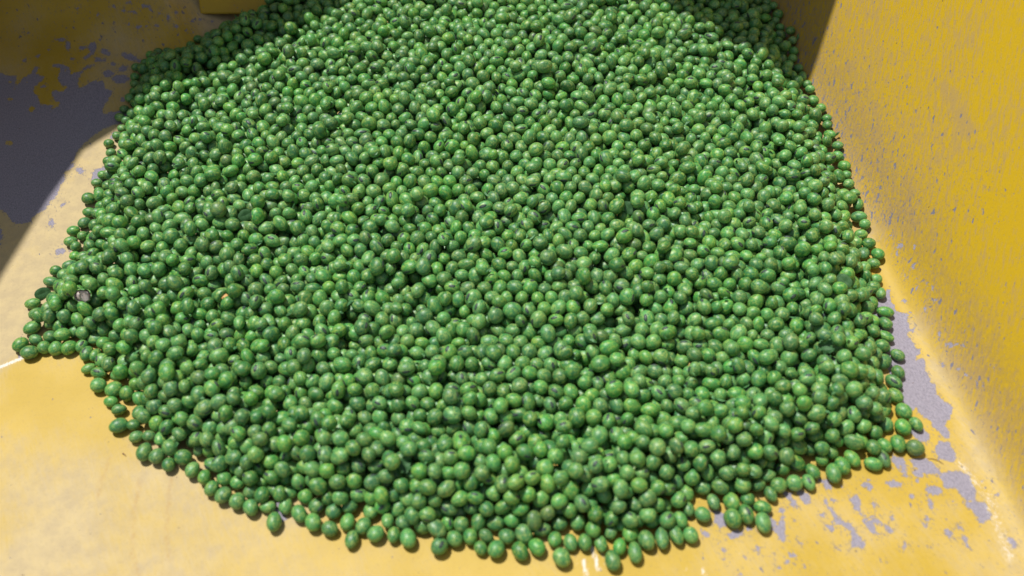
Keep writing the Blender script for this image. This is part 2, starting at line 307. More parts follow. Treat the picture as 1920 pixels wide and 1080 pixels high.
# unseen plate added over the far side; outline cut to shade the top corners
ZC = .30
inner = [(x + .017, y + .0605) for x, y in [(-.380,-.10),(-.368,.046),(-.359,.098),(-.350,.133),(-.330,.155),(-.294,.156),(-.205,.226),(-.19,.27),(-.05,.272),(-.030,.226),(.044,.167),(.080,.205),(.16,.273),(.29,.362)]]
outer = [(.32,.429),(-.459,.429),(-.459,-.068)]
bm = bmesh.new(); top = [bm.verts.new((x, y, ZC + .003)) for x, y in inner + outer]; bot = [bm.verts.new((x, y, ZC)) for x, y in inner + outer]
bmesh.ops.triangle_fill(bm, edges=[bm.edges.new((top[i], top[(i + 1) % len(top)])) for i in range(len(top))], use_beauty=True)
bmesh.ops.triangle_fill(bm, edges=[bm.edges.new((bot[i], bot[(i + 1) % len(bot)])) for i in range(len(bot))], use_beauty=True)
for i in range(len(top)): bm.faces.new((top[i], top[(i + 1) % len(top)], bot[(i + 1) % len(top)], bot[i]))
bmesh.ops.recalc_face_normals(bm, faces=bm.faces[:])
from_bm("shade_plate", bm, [plain], hopper, smooth=False)
# outer skirts that carry the added plate
prism("rear_skirt", [(-.46,.431,-.02),(.39,.431,-.02),(.39,.431,ZC + .003),(-.46,.431,ZC + .003)], (0,.004,0), plain, hopper, 0)
prism("left_skirt", [(-.461,-.33,-.02),(-.461,.43,-.02),(-.461,.43,ZC + .003),(-.461,-.33,ZC * .35)], (-.004,0,0), plain, hopper, 0)

# ---------------------------------------------------------------- labels of the seeds
HAND = [((38,646),"round dark green seed at the very tip of the heap's left spur"),((56,661),"plump oval green seed just below the left tip, on the pale painted seam"),
((514,978),"lone oval green seed poking out of the lower left edge with its shadow beside it"),((660,1013),"oval green seed sticking out below the edge, next lone one right of the shadowed one"),
((1053,1045),"large round green seed protruding at the bottom edge, left of the white scuff"),((1149,1052),"lowest green seed of all, oval, almost touching the bottom of the photo"),
((1716,840),"round green seed alone at the far right corner, on bare grey metal"),((1431,980),"long oval green seed at the outer end of the lower right notch"),
((1295,1003),"smooth pale green seed closing the row at the right end of the bottom bulge"),((222.5,798),"big oval green seed jutting from the left edge over cream paint"),
((1717.5,795),"small oval green seed just above the lone round one at the right corner"),((166,372.5),"round green seed standing out on the upper left edge above tan paint"),
((184,722.5),"fat round green seed on the left edge where the yellow paint begins"),((824,1024),"round green seed hanging lowest on the left half of the bottom edge")]
ZONES = [(60,640,"on the left spur"),(190,690,"behind the left spur"),(235,790,"near the jutting left seed"),(330,870,"on the lower left slope"),(330,740,"above the lower left slope"),
 (430,920,"along the lower left edge"),(450,800,"above the lower left edge"),(515,950,"around the lone shadowed seed"),(560,840,"well above the lone shadowed seed"),(620,970,"right of the lone shadowed seed"),
 (700,880,"inland of the left bottom edge"),(740,990,"along the left bottom edge"),(840,980,"around the left bottom dip"),(860,860,"above the left bottom dip"),(960,1000,"left of the white scuff"),
 (980,880,"far above the white scuff"),(1070,1010,"just above the white scuff"),(1100,910,"inland of the white scuff"),(1150,1020,"around the lowest seed"),(1210,930,"up from the lowest seed"),
 (1240,1010,"right of the lowest seed"),(1310,950,"at the bottom bulge's right end"),(1330,850,"inland of the bottom bulge"),(1400,950,"in the lower right notch"),(1440,860,"above the lower right notch"),
 (1500,900,"beside the long grey chips"),(1570,870,"on the lower right slope"),(1560,770,"above the lower right slope"),(1650,840,"near the right corner"),(1690,790,"at the right corner"),
 (1640,720,"beside the grey metal strip"),(1540,660,"inland of the grey metal strip"),(1650,620,"at the grey strip's upper end"),(1580,520,"by the right wall"),(800,760,"in the lower middle of the heap"),
 (1000,780,"in the lower centre of the heap"),(1200,780,"right of the heap's lower centre"),(650,700,"left of the heap's lower middle"),(1380,700,"in the right part of the heap"),(900,600,"in the heart of the heap"),(1150,560,"right of the heart of the heap"),(600,500,"in the left half of the heap"),(300,600,"in the far left of the heap"),(1000,300,"in the upper half of the heap"),(1450,350,"in the upper right of the heap"),(300,350,"in the upper left of the heap")]
def seed_labels(pos, scl, quat, cover, edge):
    pix = proj(pos); n = len(pos); out = [None] * n; keys = {}
    for (hx, hy), t in HAND:
        d_ = [math.hypot(pix[i, 0] - hx, pix[i, 1] - hy) if edge[i] and out[i] is None else 1e9 for i in range(n)]; i = int(np.argmin(d_))
        if d_[i] < 8: out[i] = t
    for i in range(n):
        if out[i]: continue
        m = np.array(Quaternion(quat[i]).to_matrix()); s = scl[i]; g = s.prod() ** (1 / 3)
        size = "large" if g > .00358 else "small" if g < .00332 else "middling"
        C = (m * s) @ (m * s).T; B2 = np.stack([RT, UP]); ev = np.linalg.eigvalsh(B2 @ C @ B2.T); ar = math.sqrt(ev[1] / ev[0])
        shape = "round" if ar < 1.10 else "oval" if ar < 1.28 else "long"
        vd = cam_loc - pos[i]; vd /= np.linalg.norm(vd)
        scar_ = " dark-scarred" if m[:, 1] @ vd > .45 else ""
        cov = "edge" if edge[i] else "fully exposed" if cover[i] > 93 else "slightly overlapped" if cover[i] > 80 else "half covered"
        d_ = [math.hypot(pix[i, 0] - z[0], pix[i, 1] - z[1]) for z in ZONES]; zone = ZONES[int(np.argmin(d_))][2]
        keys.setdefault((size, shape, scar_, cov, zone), []).append(i)
    for (size, shape, scar_, cov, zone), ids in keys.items():
        base = f"{size} {shape}{scar_} green {'rim seed' if cov == 'edge' else 'seed'}{'' if cov == 'edge' else ', ' + cov}, {zone}"
        def name(lst, pre):
            if len(lst) == 1: out[lst[0]] = (pre + " " + base).strip() if pre else base; return
        if len(ids) == 1: out[ids[0]] = base; continue
        rest = list(ids); words_ = []
        ax = 0 if np.ptp(pix[ids, 0]) > np.ptp(pix[ids, 1]) else 1
        lo, hi, mid = (("leftmost", "rightmost", "midmost"), ("uppermost", "lowermost", "middle"))[ax]
        srt = sorted(ids, key=lambda i: pix[i, ax])
        nm = {srt[0]: lo, srt[-1]: hi}
        inner = srt[1:-1]
        if len(inner) == 1: nm[inner[0]] = mid
        elif inner:
            o2 = sorted(inner, key=lambda i: pix[i, 1 - ax]); l2, h2 = (("uppermost", "lowermost"), ("leftmost", "rightmost"))[ax]
            nm[o2[0]] = f"{l2} inner"; nm[o2[-1]] = f"{h2} inner"
            for k, i in enumerate(o2[1:-1]): nm[i] = ("central", "second central", "third central")[min(k, 2)]
        for i in ids: out[i] = f"{nm[i]} {base}"
    return out

# ---------------------------------------------------------------- seeds
def coat_material(name="treated_seed_coat", dull=0.):
    N = NT(name); tc = N.n("ShaderNodeTexCoord").outputs['Object']; rnd = N.n("ShaderNodeObjectInfo").outputs['Random']
    off = N.n("ShaderNodeCombineXYZ"); N.put(off, 0, N.math('MULTIPLY', rnd, 37.)); N.put(off, 1, N.math('MULTIPLY', rnd, 91.)); N.put(off, 2, N.math('MULTIPLY', rnd, 53.))
    ad = N.n("ShaderNodeVectorMath", operation='ADD'); N.put(ad, 0, tc); N.put(ad, 1, off.outputs[0]); v = ad.outputs[0]
    r2 = N.math('FRACT', N.math('MULTIPLY', rnd, 173.3)); r3 = N.math('FRACT', N.math('MULTIPLY', rnd, 911.7)); r4 = N.math('FRACT', N.math('MULTIPLY', rnd, 57.7))
    a = N.noise(v, 1.3, 4, .6, .6); b = N.noise(N.vscale(v, (1.0, 1.0, 2.0)), 2.1, 4, .65, .8); c = N.noise(v, 6.5, 3, .6)
    g = N.mix(N.ss(N.math('ADD', a, N.math('MULTIPLY', N.math('SUBTRACT', r2, .5), .22)), .34, .66), COAT_DARK, COAT_MID)
    g = N.mix(N.math('MULTIPLY', N.ss(b, .46, .64), .82), g, COAT_YEL)
    g = N.mix(N.math('MULTIPLY', N.ss(N.noise(N.vscale(v, (3.2, 1, 1.2)), 3.0, 4, .7, 1.2), .52, .64), .5), g, COAT_DEEP)
    vor = N.n("ShaderNodeTexVoronoi", feature='F1'); N.put(vor, 'Vector', v); vor.inputs['Scale'].default_value = 3.6
    spot = N.math('SUBTRACT', 1., N.ss(vor.outputs['Distance'], .15, .27)); spot = N.math('MULTIPLY', spot, N.ss(c, .40, .52))
    spot = N.math('MULTIPLY', spot, N.math('ADD', .45, N.math('MULTIPLY', r3, .6)))
    g = N.mix(spot, g, (.010, .035, .022))
    # a few brownish or purplish seeds
    g = N.mix(N.math('MULTIPLY', N.ss(r4, .975, .99), .3), g, N.mix(N.ss(a, .35, .6), (.10, .12, .085), (.20, .19, .11)))
    g = N.mix(N.math('MULTIPLY', N.math('MULTIPLY', N.ss(r3, .80, .9), N.ss(N.noise(v, .9, 2, .5), .54, .68)), .12), g, (.22, .19, .085))
    hsv = N.n("ShaderNodeHueSaturation"); N.put(hsv, 'Color', g); N.put(hsv, 'Value', N.math('ADD', .86, N.math('MULTIPLY', r2, .28))); N.put(hsv, 'Hue', N.math('ADD', .488, N.math('MULTIPLY', r3, .024)))
    N.put(hsv, 'Saturation', N.math('ADD', .9, N.math('MULTIPLY', r4, .14)))
    N.put(N.b, 'Base Color', hsv.outputs[0]); N.put(N.b, 'Roughness', N.math('ADD', .31, N.math('MULTIPLY', c, .24)))
    N.b.inputs['Specular IOR Level'].default_value = .6
    N.b.inputs['Subsurface Weight'].default_value = 0.0
    bp = N.n("ShaderNodeBump"); bp.inputs['Strength'].default_value = .25; bp.inputs['Distance'].default_value = .0002
    N.put(bp, 'Height', N.math('ADD', c, N.math('MULTIPLY', N.noise(v, 18, 2, .6), .5))); N.put(N.b, 'Normal', bp.outputs[0])
    return N.m
COAT_DARK, COAT_MID, COAT_YEL, COAT_DEEP = (.036, .195, .052), (.085, .315, .066), (.33, .48, .092), (.007, .058, .032)
coat = coat_material()
def hilum_material():
    N = NT("dark_seed_scar"); tc = N.n("ShaderNodeTexCoord").outputs['Object']; rnd = N.n("ShaderNodeObjectInfo").outputs['Random']
    sp = N.n("ShaderNodeSeparateXYZ"); N.put(sp, 0, tc)
    r = N.math('SQRT', N.math('ADD', N.math('POWER', N.math('DIVIDE', N.math('ABSOLUTE', sp.outputs[0]), .46), 2.), N.math('POWER', N.math('DIVIDE', N.math('ABSOLUTE', sp.outputs[2]), .235), 2.)))
    c = N.mix(N.ss(r, .35, .75), (.060, .095, .075), (.014, .030, .030)); c = N.mix(N.math('MULTIPLY', N.ss(r, .82, 1.), .6), c, (.15, .15, .05))
    c = N.mix(N.ss(N.noise(tc, 9, 3, .6), .5, .7), c, (.03, .05, .04))
    N.put(N.b, 'Base Color', c); N.b.inputs['Roughness'].default_value = .5; return N.m
scar = hilum_material()

def unit_seed(k, sub=3):
    """one of eight seed outlines, radius about 1; scar on +Y, long axis X"""
    rg = np.random.default_rng(100 + k); bm = bmesh.new(); bmesh.ops.create_icosphere(bm, subdivisions=sub, radius=1.0)
    ph = rg.uniform(0, 6.28, 6); am = rg.uniform(.008, .028, 3); egg = rg.uniform(-.07, .07); flat = rg.uniform(.02, .09); dent = Vector(rg.normal(size=3)).normalized(); dd = .10 if k in (2, 5) else .0
    def f(p):
        r = 1 + am[0] * math.sin(2.1 * p.x + ph[0]) * math.cos(1.7 * p.z + ph[1]) + am[1] * math.sin(3.1 * p.z + 2 * p.y + ph[2]) + am[2] * math.sin(2.6 * p.y - 2.2 * p.x + ph[3])
        r -= flat * max(0, p.y - .55) ** 1.3 * 1.2
        r -= dd * max(0, p.dot(dent) - .55) * 1.2
        if k == 7: r += .022 * math.sin(9 * p.x + 5 * p.z + ph[4]) * math.sin(7 * p.y + ph[5])       # wrinkled
        q = p * r; q.y *= 1 + egg * p.x; q.z *= 1 + egg * p.x; return q
    for v in bm.verts: v.co = f(v.co.normalized())
    return bm, f
def scar_bm(f):
    bm = bmesh.new(); rings = []
    cpt = bm.verts.new(f(Vector((0, 1, 0))) * 1.022)
    for i, rr in enumerate((.45, .8, 1.0)):
        ring = []
        for j in range(16):
            t = j * math.tau / 16; p = Vector((.46 * rr * math.cos(t), 0, .235 * rr * math.sin(t))); p.y = math.sqrt(1 - p.x ** 2 - p.z ** 2)
            ring.append(bm.verts.new(f(p) * (1.026 if i == 1 else 1.022 if i == 0 else .992)))
        rings.append(ring)
    for j in range(16):
        bm.faces.new((cpt, rings[0][(j + 1) % 16], rings[0][j]))
        for i in (0, 1): bm.faces.new((rings[i][j], rings[i][(j + 1) % 16], rings[i + 1][(j + 1) % 16], rings[i + 1][j]))
    bmesh.ops.recalc_face_normals(bm, faces=bm.faces[:])
    if sum((f_.normal.y for f_ in bm.faces)) < 0: bmesh.ops.reverse_faces(bm, faces=bm.faces[:])
    return bm
coats, scars, protos = [], [], []
for k in range(8):
    bm, f = unit_seed(k); me = bpy.data.meshes.new("seed_coat"); bm.to_mesh(me); bm.free(); me.shade_smooth(); me.materials.append(coat); coats.append(me)
    sb = scar_bm(f); ms = bpy.data.meshes.new("hilum"); sb.to_mesh(ms); ms.shade_smooth(); ms.materials.append(scar); scars.append(ms)
    jb = bmesh.new(); jb.from_mesh(me); n0 = len(jb.faces); jb.from_mesh(ms); jb.faces.ensure_lookup_table()
    for fc in jb.faces[n0:]: fc.material_index = 1
    mj = bpy.data.meshes.new("soybean_form"); jb.to_mesh(mj); jb.free(); sb.free(); mj.shade_smooth(); mj.materials.append(coat); mj.materials.append(scar)
    protos.append(bpy.data.objects.new("soybean_form", mj))           # never linked to the scene: only drawn through the heap

# settled seeds: place, turn and size class packed in one number each (bits 0-11 x, 12-23 y, 24-33 z, 34-50 turn, 51-55 size)
SIZE_TABLE = [[3885,3323,2971],[4073,3836,3540],[3949,3001,2524],[4455,3437,2909],[3298,3133,2944],[4430,3956,3571],[3560,3379,3166],[3479,3144,2899],[3516,2977,2549],[3934,3482,3146],[3961,3223,2799],[3031,2794,2553],[3436,3253,3069],[3522,3294,2899],[4206,3506,3130],[4131,3665,3310],[4271,3192,2669],[3152,2983,2767],[3743,3412,3128],[3757,3104,2670],[3546,3071,2741],[3699,3396,2960],[4491,3698,3217],[3714,3516,3285],[3335,3072,2761],[3647,3258,3033],[3879,3646,3366],[2845,2491,2439],[3587,2659,2470],[4123,3366,2940],[3717,3193,2859],[3277,2890,2563]]
EXACT = [[0,[4281,3746,3300]],[3,[4115,3661,3300]],[8,[4152,3176,3343]],[10,[4620,2971,3127]],[12,[4342,3126,2970]],[15,[4332,3139,3304]],[16,[4179,3095,3258]],[19,[4203,3153,2995]],[23,[4700,2888,2743]],[24,[3802,3277,3450]],[25,[3918,3261,3433]],[30,[3863,3069,3231]],[33,[3792,3169,3335]],[34,[4131,3003,3161]],[35,[3947,3136,3301]],[40,[3840,3108,3271]],[41,[4091,3167,3333]],[45,[4540,2794,2654]],[51,[4240,3165,3331]],[54,[3767,3292,3465]],[58,[4168,3280,3116]],[65,[4700,2824,2683]],[69,[4152,3069,2915]],[86,[3846,3062,3223]],[91,[4290,2887,3039]],[121,[3466,3284,3120]],[122,[4119,3024,3183]],[124,[3648,3211,3050]],[130,[3755,3147,2989]],[132,[3872,2895,3047]],[143,[3630,3195,3035]],[152,[3538,3114,2958]],[162,[3832,3094,3257]],[167,[4088,3352,3184]],[175,[3827,2835,2693]],[178,[3578,2889,3041]],[180,[3499,2985,3142]],[193,[3458,2849,2999]],[208,[4165,3332,3165]],[210,[3519,2841,2991]],[212,[3876,2768,2630]],[216,[3463,3116,3280]],[221,[3801,2608,2745]],[224,[3540,3009,2859]],[244,[3967,3300,3570]],[245,[3663,3300,3503]],[246,[3657,3060,2907]],[268,[4078,2780,2641]],[283,[4229,2678,2819]],[328,[3585,3047,3208]],[330,[3770,2693,2558]],[333,[3529,2615,2753]],[334,[4058,2979,3136]],[336,[3867,2637,2505]],[388,[3922,3031,2879]],[389,[3629,2689,2831]],[392,[3895,3038,3198]],[416,[3552,2531,2664]],[444,[3607,2597,2467]],[453,[3507,2599,2736]],[459,[3497,2871,2728]],[467,[3416,2896,2751]],[476,[3783,3125,3290]],[560,[3648,2426,2554]],[563,[3676,2647,2515]],[569,[3623,2536,2409]],[607,[3449,2483,2614]],[620,[3608,3280,3116]],[632,[3093,2504,2636]],[638,[3876,2872,3023]],[654,[4260,2464,2593]],[705,[3187,2812,2671]],[748,[3605,2500,2375]],[767,[3929,2564,2436]],[823,[3552,2771,2917]],[830,[3552,2684,2549]],[847,[3938,2596,2733]],[925,[3398,2598,2468]],[945,[4009,2878,3029]],[964,[3437,2449,2578]],[979,[3877,2791,2938]],[1032,[3233,2375,2500]],[1063,[3588,3059,3220]],[1065,[3253,2472,2602]],[1075,[3731,2417,2544]],[1089,[3201,3078,2924]],[1187,[3482,2529,2663]],[1190,[3222,2500,2375]],[1234,[3011,2702,2567]],[1251,[3367,2806,2666]],[1252,[3271,3140,2983]],[1365,[2986,2500,2375]],[1397,[3854,2515,2389]],[1398,[3301,2548,2682]],[1470,[3471,3008,2858]],[1491,[3385,2798,2658]],[1492,[3272,2824,2683]],[1497,[3490,2535,2669]],[1575,[3307,2500,2375]],[1655,[3374,3005,3164]],[1698,[3878,2538,2672]],[1736,[3222,2531,2664]],[1773,[2874,2730,2594]],[1789,[2970,2680,2822]],[1846,[3148,2500,2375]],[1853,[3367,2559,2694]],[1855,[3300,2591,2728]],[1923,[2800,2375,2500]],[1945,[3436,3031,3191]],[1978,[3379,2578,2449]],[1979,[3463,2500,2375]],[2024,[3197,2375,2500]],[2065,[3128,2607,2477]],[2103,[2800,2375,2500]],[2135,[3273,2888,3040]],[2157,[3029,2500,2375]],[2161,[2800,2390,2516]],[2219,[3457,2506,2638]],[2255,[2800,2378,2503]],[2281,[3180,2870,3021]],[2282,[3568,2375,2500]],[2303,[3927,2694,2836]],[2340,[2972,2547,2420]],[2370,[2800,2375,2500]],[2386,[2859,2580,2716]],[2395,[2800,2375,2500]],[2420,[2800,2510,2642]],[2513,[2800,2375,2500]],[2543,[2819,2544,2678]],[2550,[2800,2387,2513]],[2552,[2800,2522,2396]],[2559,[2905,2622,2760]],[2577,[2800,2500,2375]],[2590,[2915,2631,2769]],[2594,[2800,2593,2463]],[2613,[2800,2375,2500]],[2644,[2800,2500,2375]],[2656,[2800,2375,2500]],[2668,[2800,2375,2500]],[2682,[2800,2411,2538]],[2690,[2800,2375,2500]],[2692,[3515,2421,2549]],[2714,[2800,2500,2375]],[2718,[2800,2500,2375]],[2724,[2800,2500,2375]],[2764,[3412,2609,2479]],[2782,[2800,2375,2500]],[2792,[2800,2375,2500]],[2796,[2800,2500,2375]],[2838,[2813,2673,2539]],[2859,[3578,2599,2736]],[2916,[2800,2500,2375]],[2920,[2800,2375,2500]],[2965,[2800,2500,2375]],[3054,[2800,2375,2500]],[3057,[2800,2500,2375]],[3153,[2800,2500,2375]],[3324,[3321,2614,2751]],[3352,[2800,2375,2500]],[3399,[2800,2375,2500]],[3510,[2800,2375,2500]],[3585,[2800,2637,2505]],[3650,[2800,2500,2375]],[3669,[3946,2486,2617]],[3672,[2800,2375,2500]],[3677,[2800,2500,2375]],[3881,[2800,2375,2500]],[4429,[2800,2500,2375]],[5406,[2800,2500,2375]],[5411,[2800,2375,2500]],[5412,[2800,2375,2500]]]
COVER = [
100,83,98,100,99,92,100,96,100,94,100,100,100,98,92,100,100,99,96,100,98,98,100,100,98,99,88,96,100,100,100,92,100,100,100,100,100,100,92,100,100,100,95,97,99,100,100,100,100,100,100,94,93,97,100,100,98,100,97,91,
99,100,98,97,100,92,95,99,93,98,99,100,97,100,91,99,96,95,100,97,96,96,98,99,96,89,100,100,97,89,97,90,98,94,98,90,97,100,100,100,82,99,95,82,100,100,100,100,98,100,98,85,100,83,99,100,100,94,93,100,
93,98,95,100,97,100,100,100,99,100,98,100,100,99,97,100,100,100,100,92,100,99,100,100,98,100,74,100,85,100,84,100,99,100,93,98,95,100,98,95,99,100,99,98,89,100,96,98,96,94,96,86,97,97,100,99,98,86,100,93,
100,99,98,100,100,93,100,86,100,100,96,96,100,99,92,97,95,97,100,98,100,91,98,100,99,98,98,94,97,94,99,97,100,100,93,95,93,97,99,93,97,100,100,96,98,88,94,90,99,90,100,100,100,95,100,97,99,100,98,97,
98,100,100,100,89,99,100,97,100,92,91,97,100,90,93,99,100,93,87,100,100,100,89,97,100,85,97,100,93,100,99,98,92,95,95,95,100,100,99,85,92,98,100,97,89,100,100,100,82,97,98,69,99,96,100,100,98,84,100,100]
AT_EDGE = [
1,0,0,1,0,0,0,0,1,0,1,0,1,0,0,1,1,0,0,1,0,0,0,1,1,1,0,0,0,0,1,0,0,1,1,1,0,0,0,0,1,1,0,0,0,1,0,0,0,0,0,1,0,0,1,0,0,0,1,0,
0,0,0,0,0,1,0,0,0,1,0,0,0,0,0,0,0,0,0,0,0,0,0,0,0,0,1,0,0,0,0,1,0,0,0,0,0,0,0,0,0,0,0,0,0,0,0,0,0,0,0,0,0,0,0,0,0,0,0,0,
0,1,1,0,1,0,0,0,0,0,1,0,1,0,0,0,0,0,0,0,0,0,0,1,0,0,0,0,0,0,0,0,1,0,0,0,0,0,0,0,0,0,1,0,0,0,0,1,0,0,0,0,0,0,0,1,0,0,1,0,
1,0,0,0,0,0,0,0,0,0,0,0,0,1,0,0,0,0,0,0,0,0,0,0,0,0,0,0,1,0,1,0,1,0,0,0,1,0,0,0,0,1,0,0,1,0,0,0,0,0,0,0,0,0,0,0,0,0,0,0,
0,0,0,0,1,1,1,0,0,0,0,0,0,0,0,0,0,0,0,0,0,0,0,0,0,0,0,0,1,0,0,0,0,0,0,0,0,0,0,0,0,0,0,1,0,0,0,0,0,0,0,0,0,0,0,0,0,0,0,0]
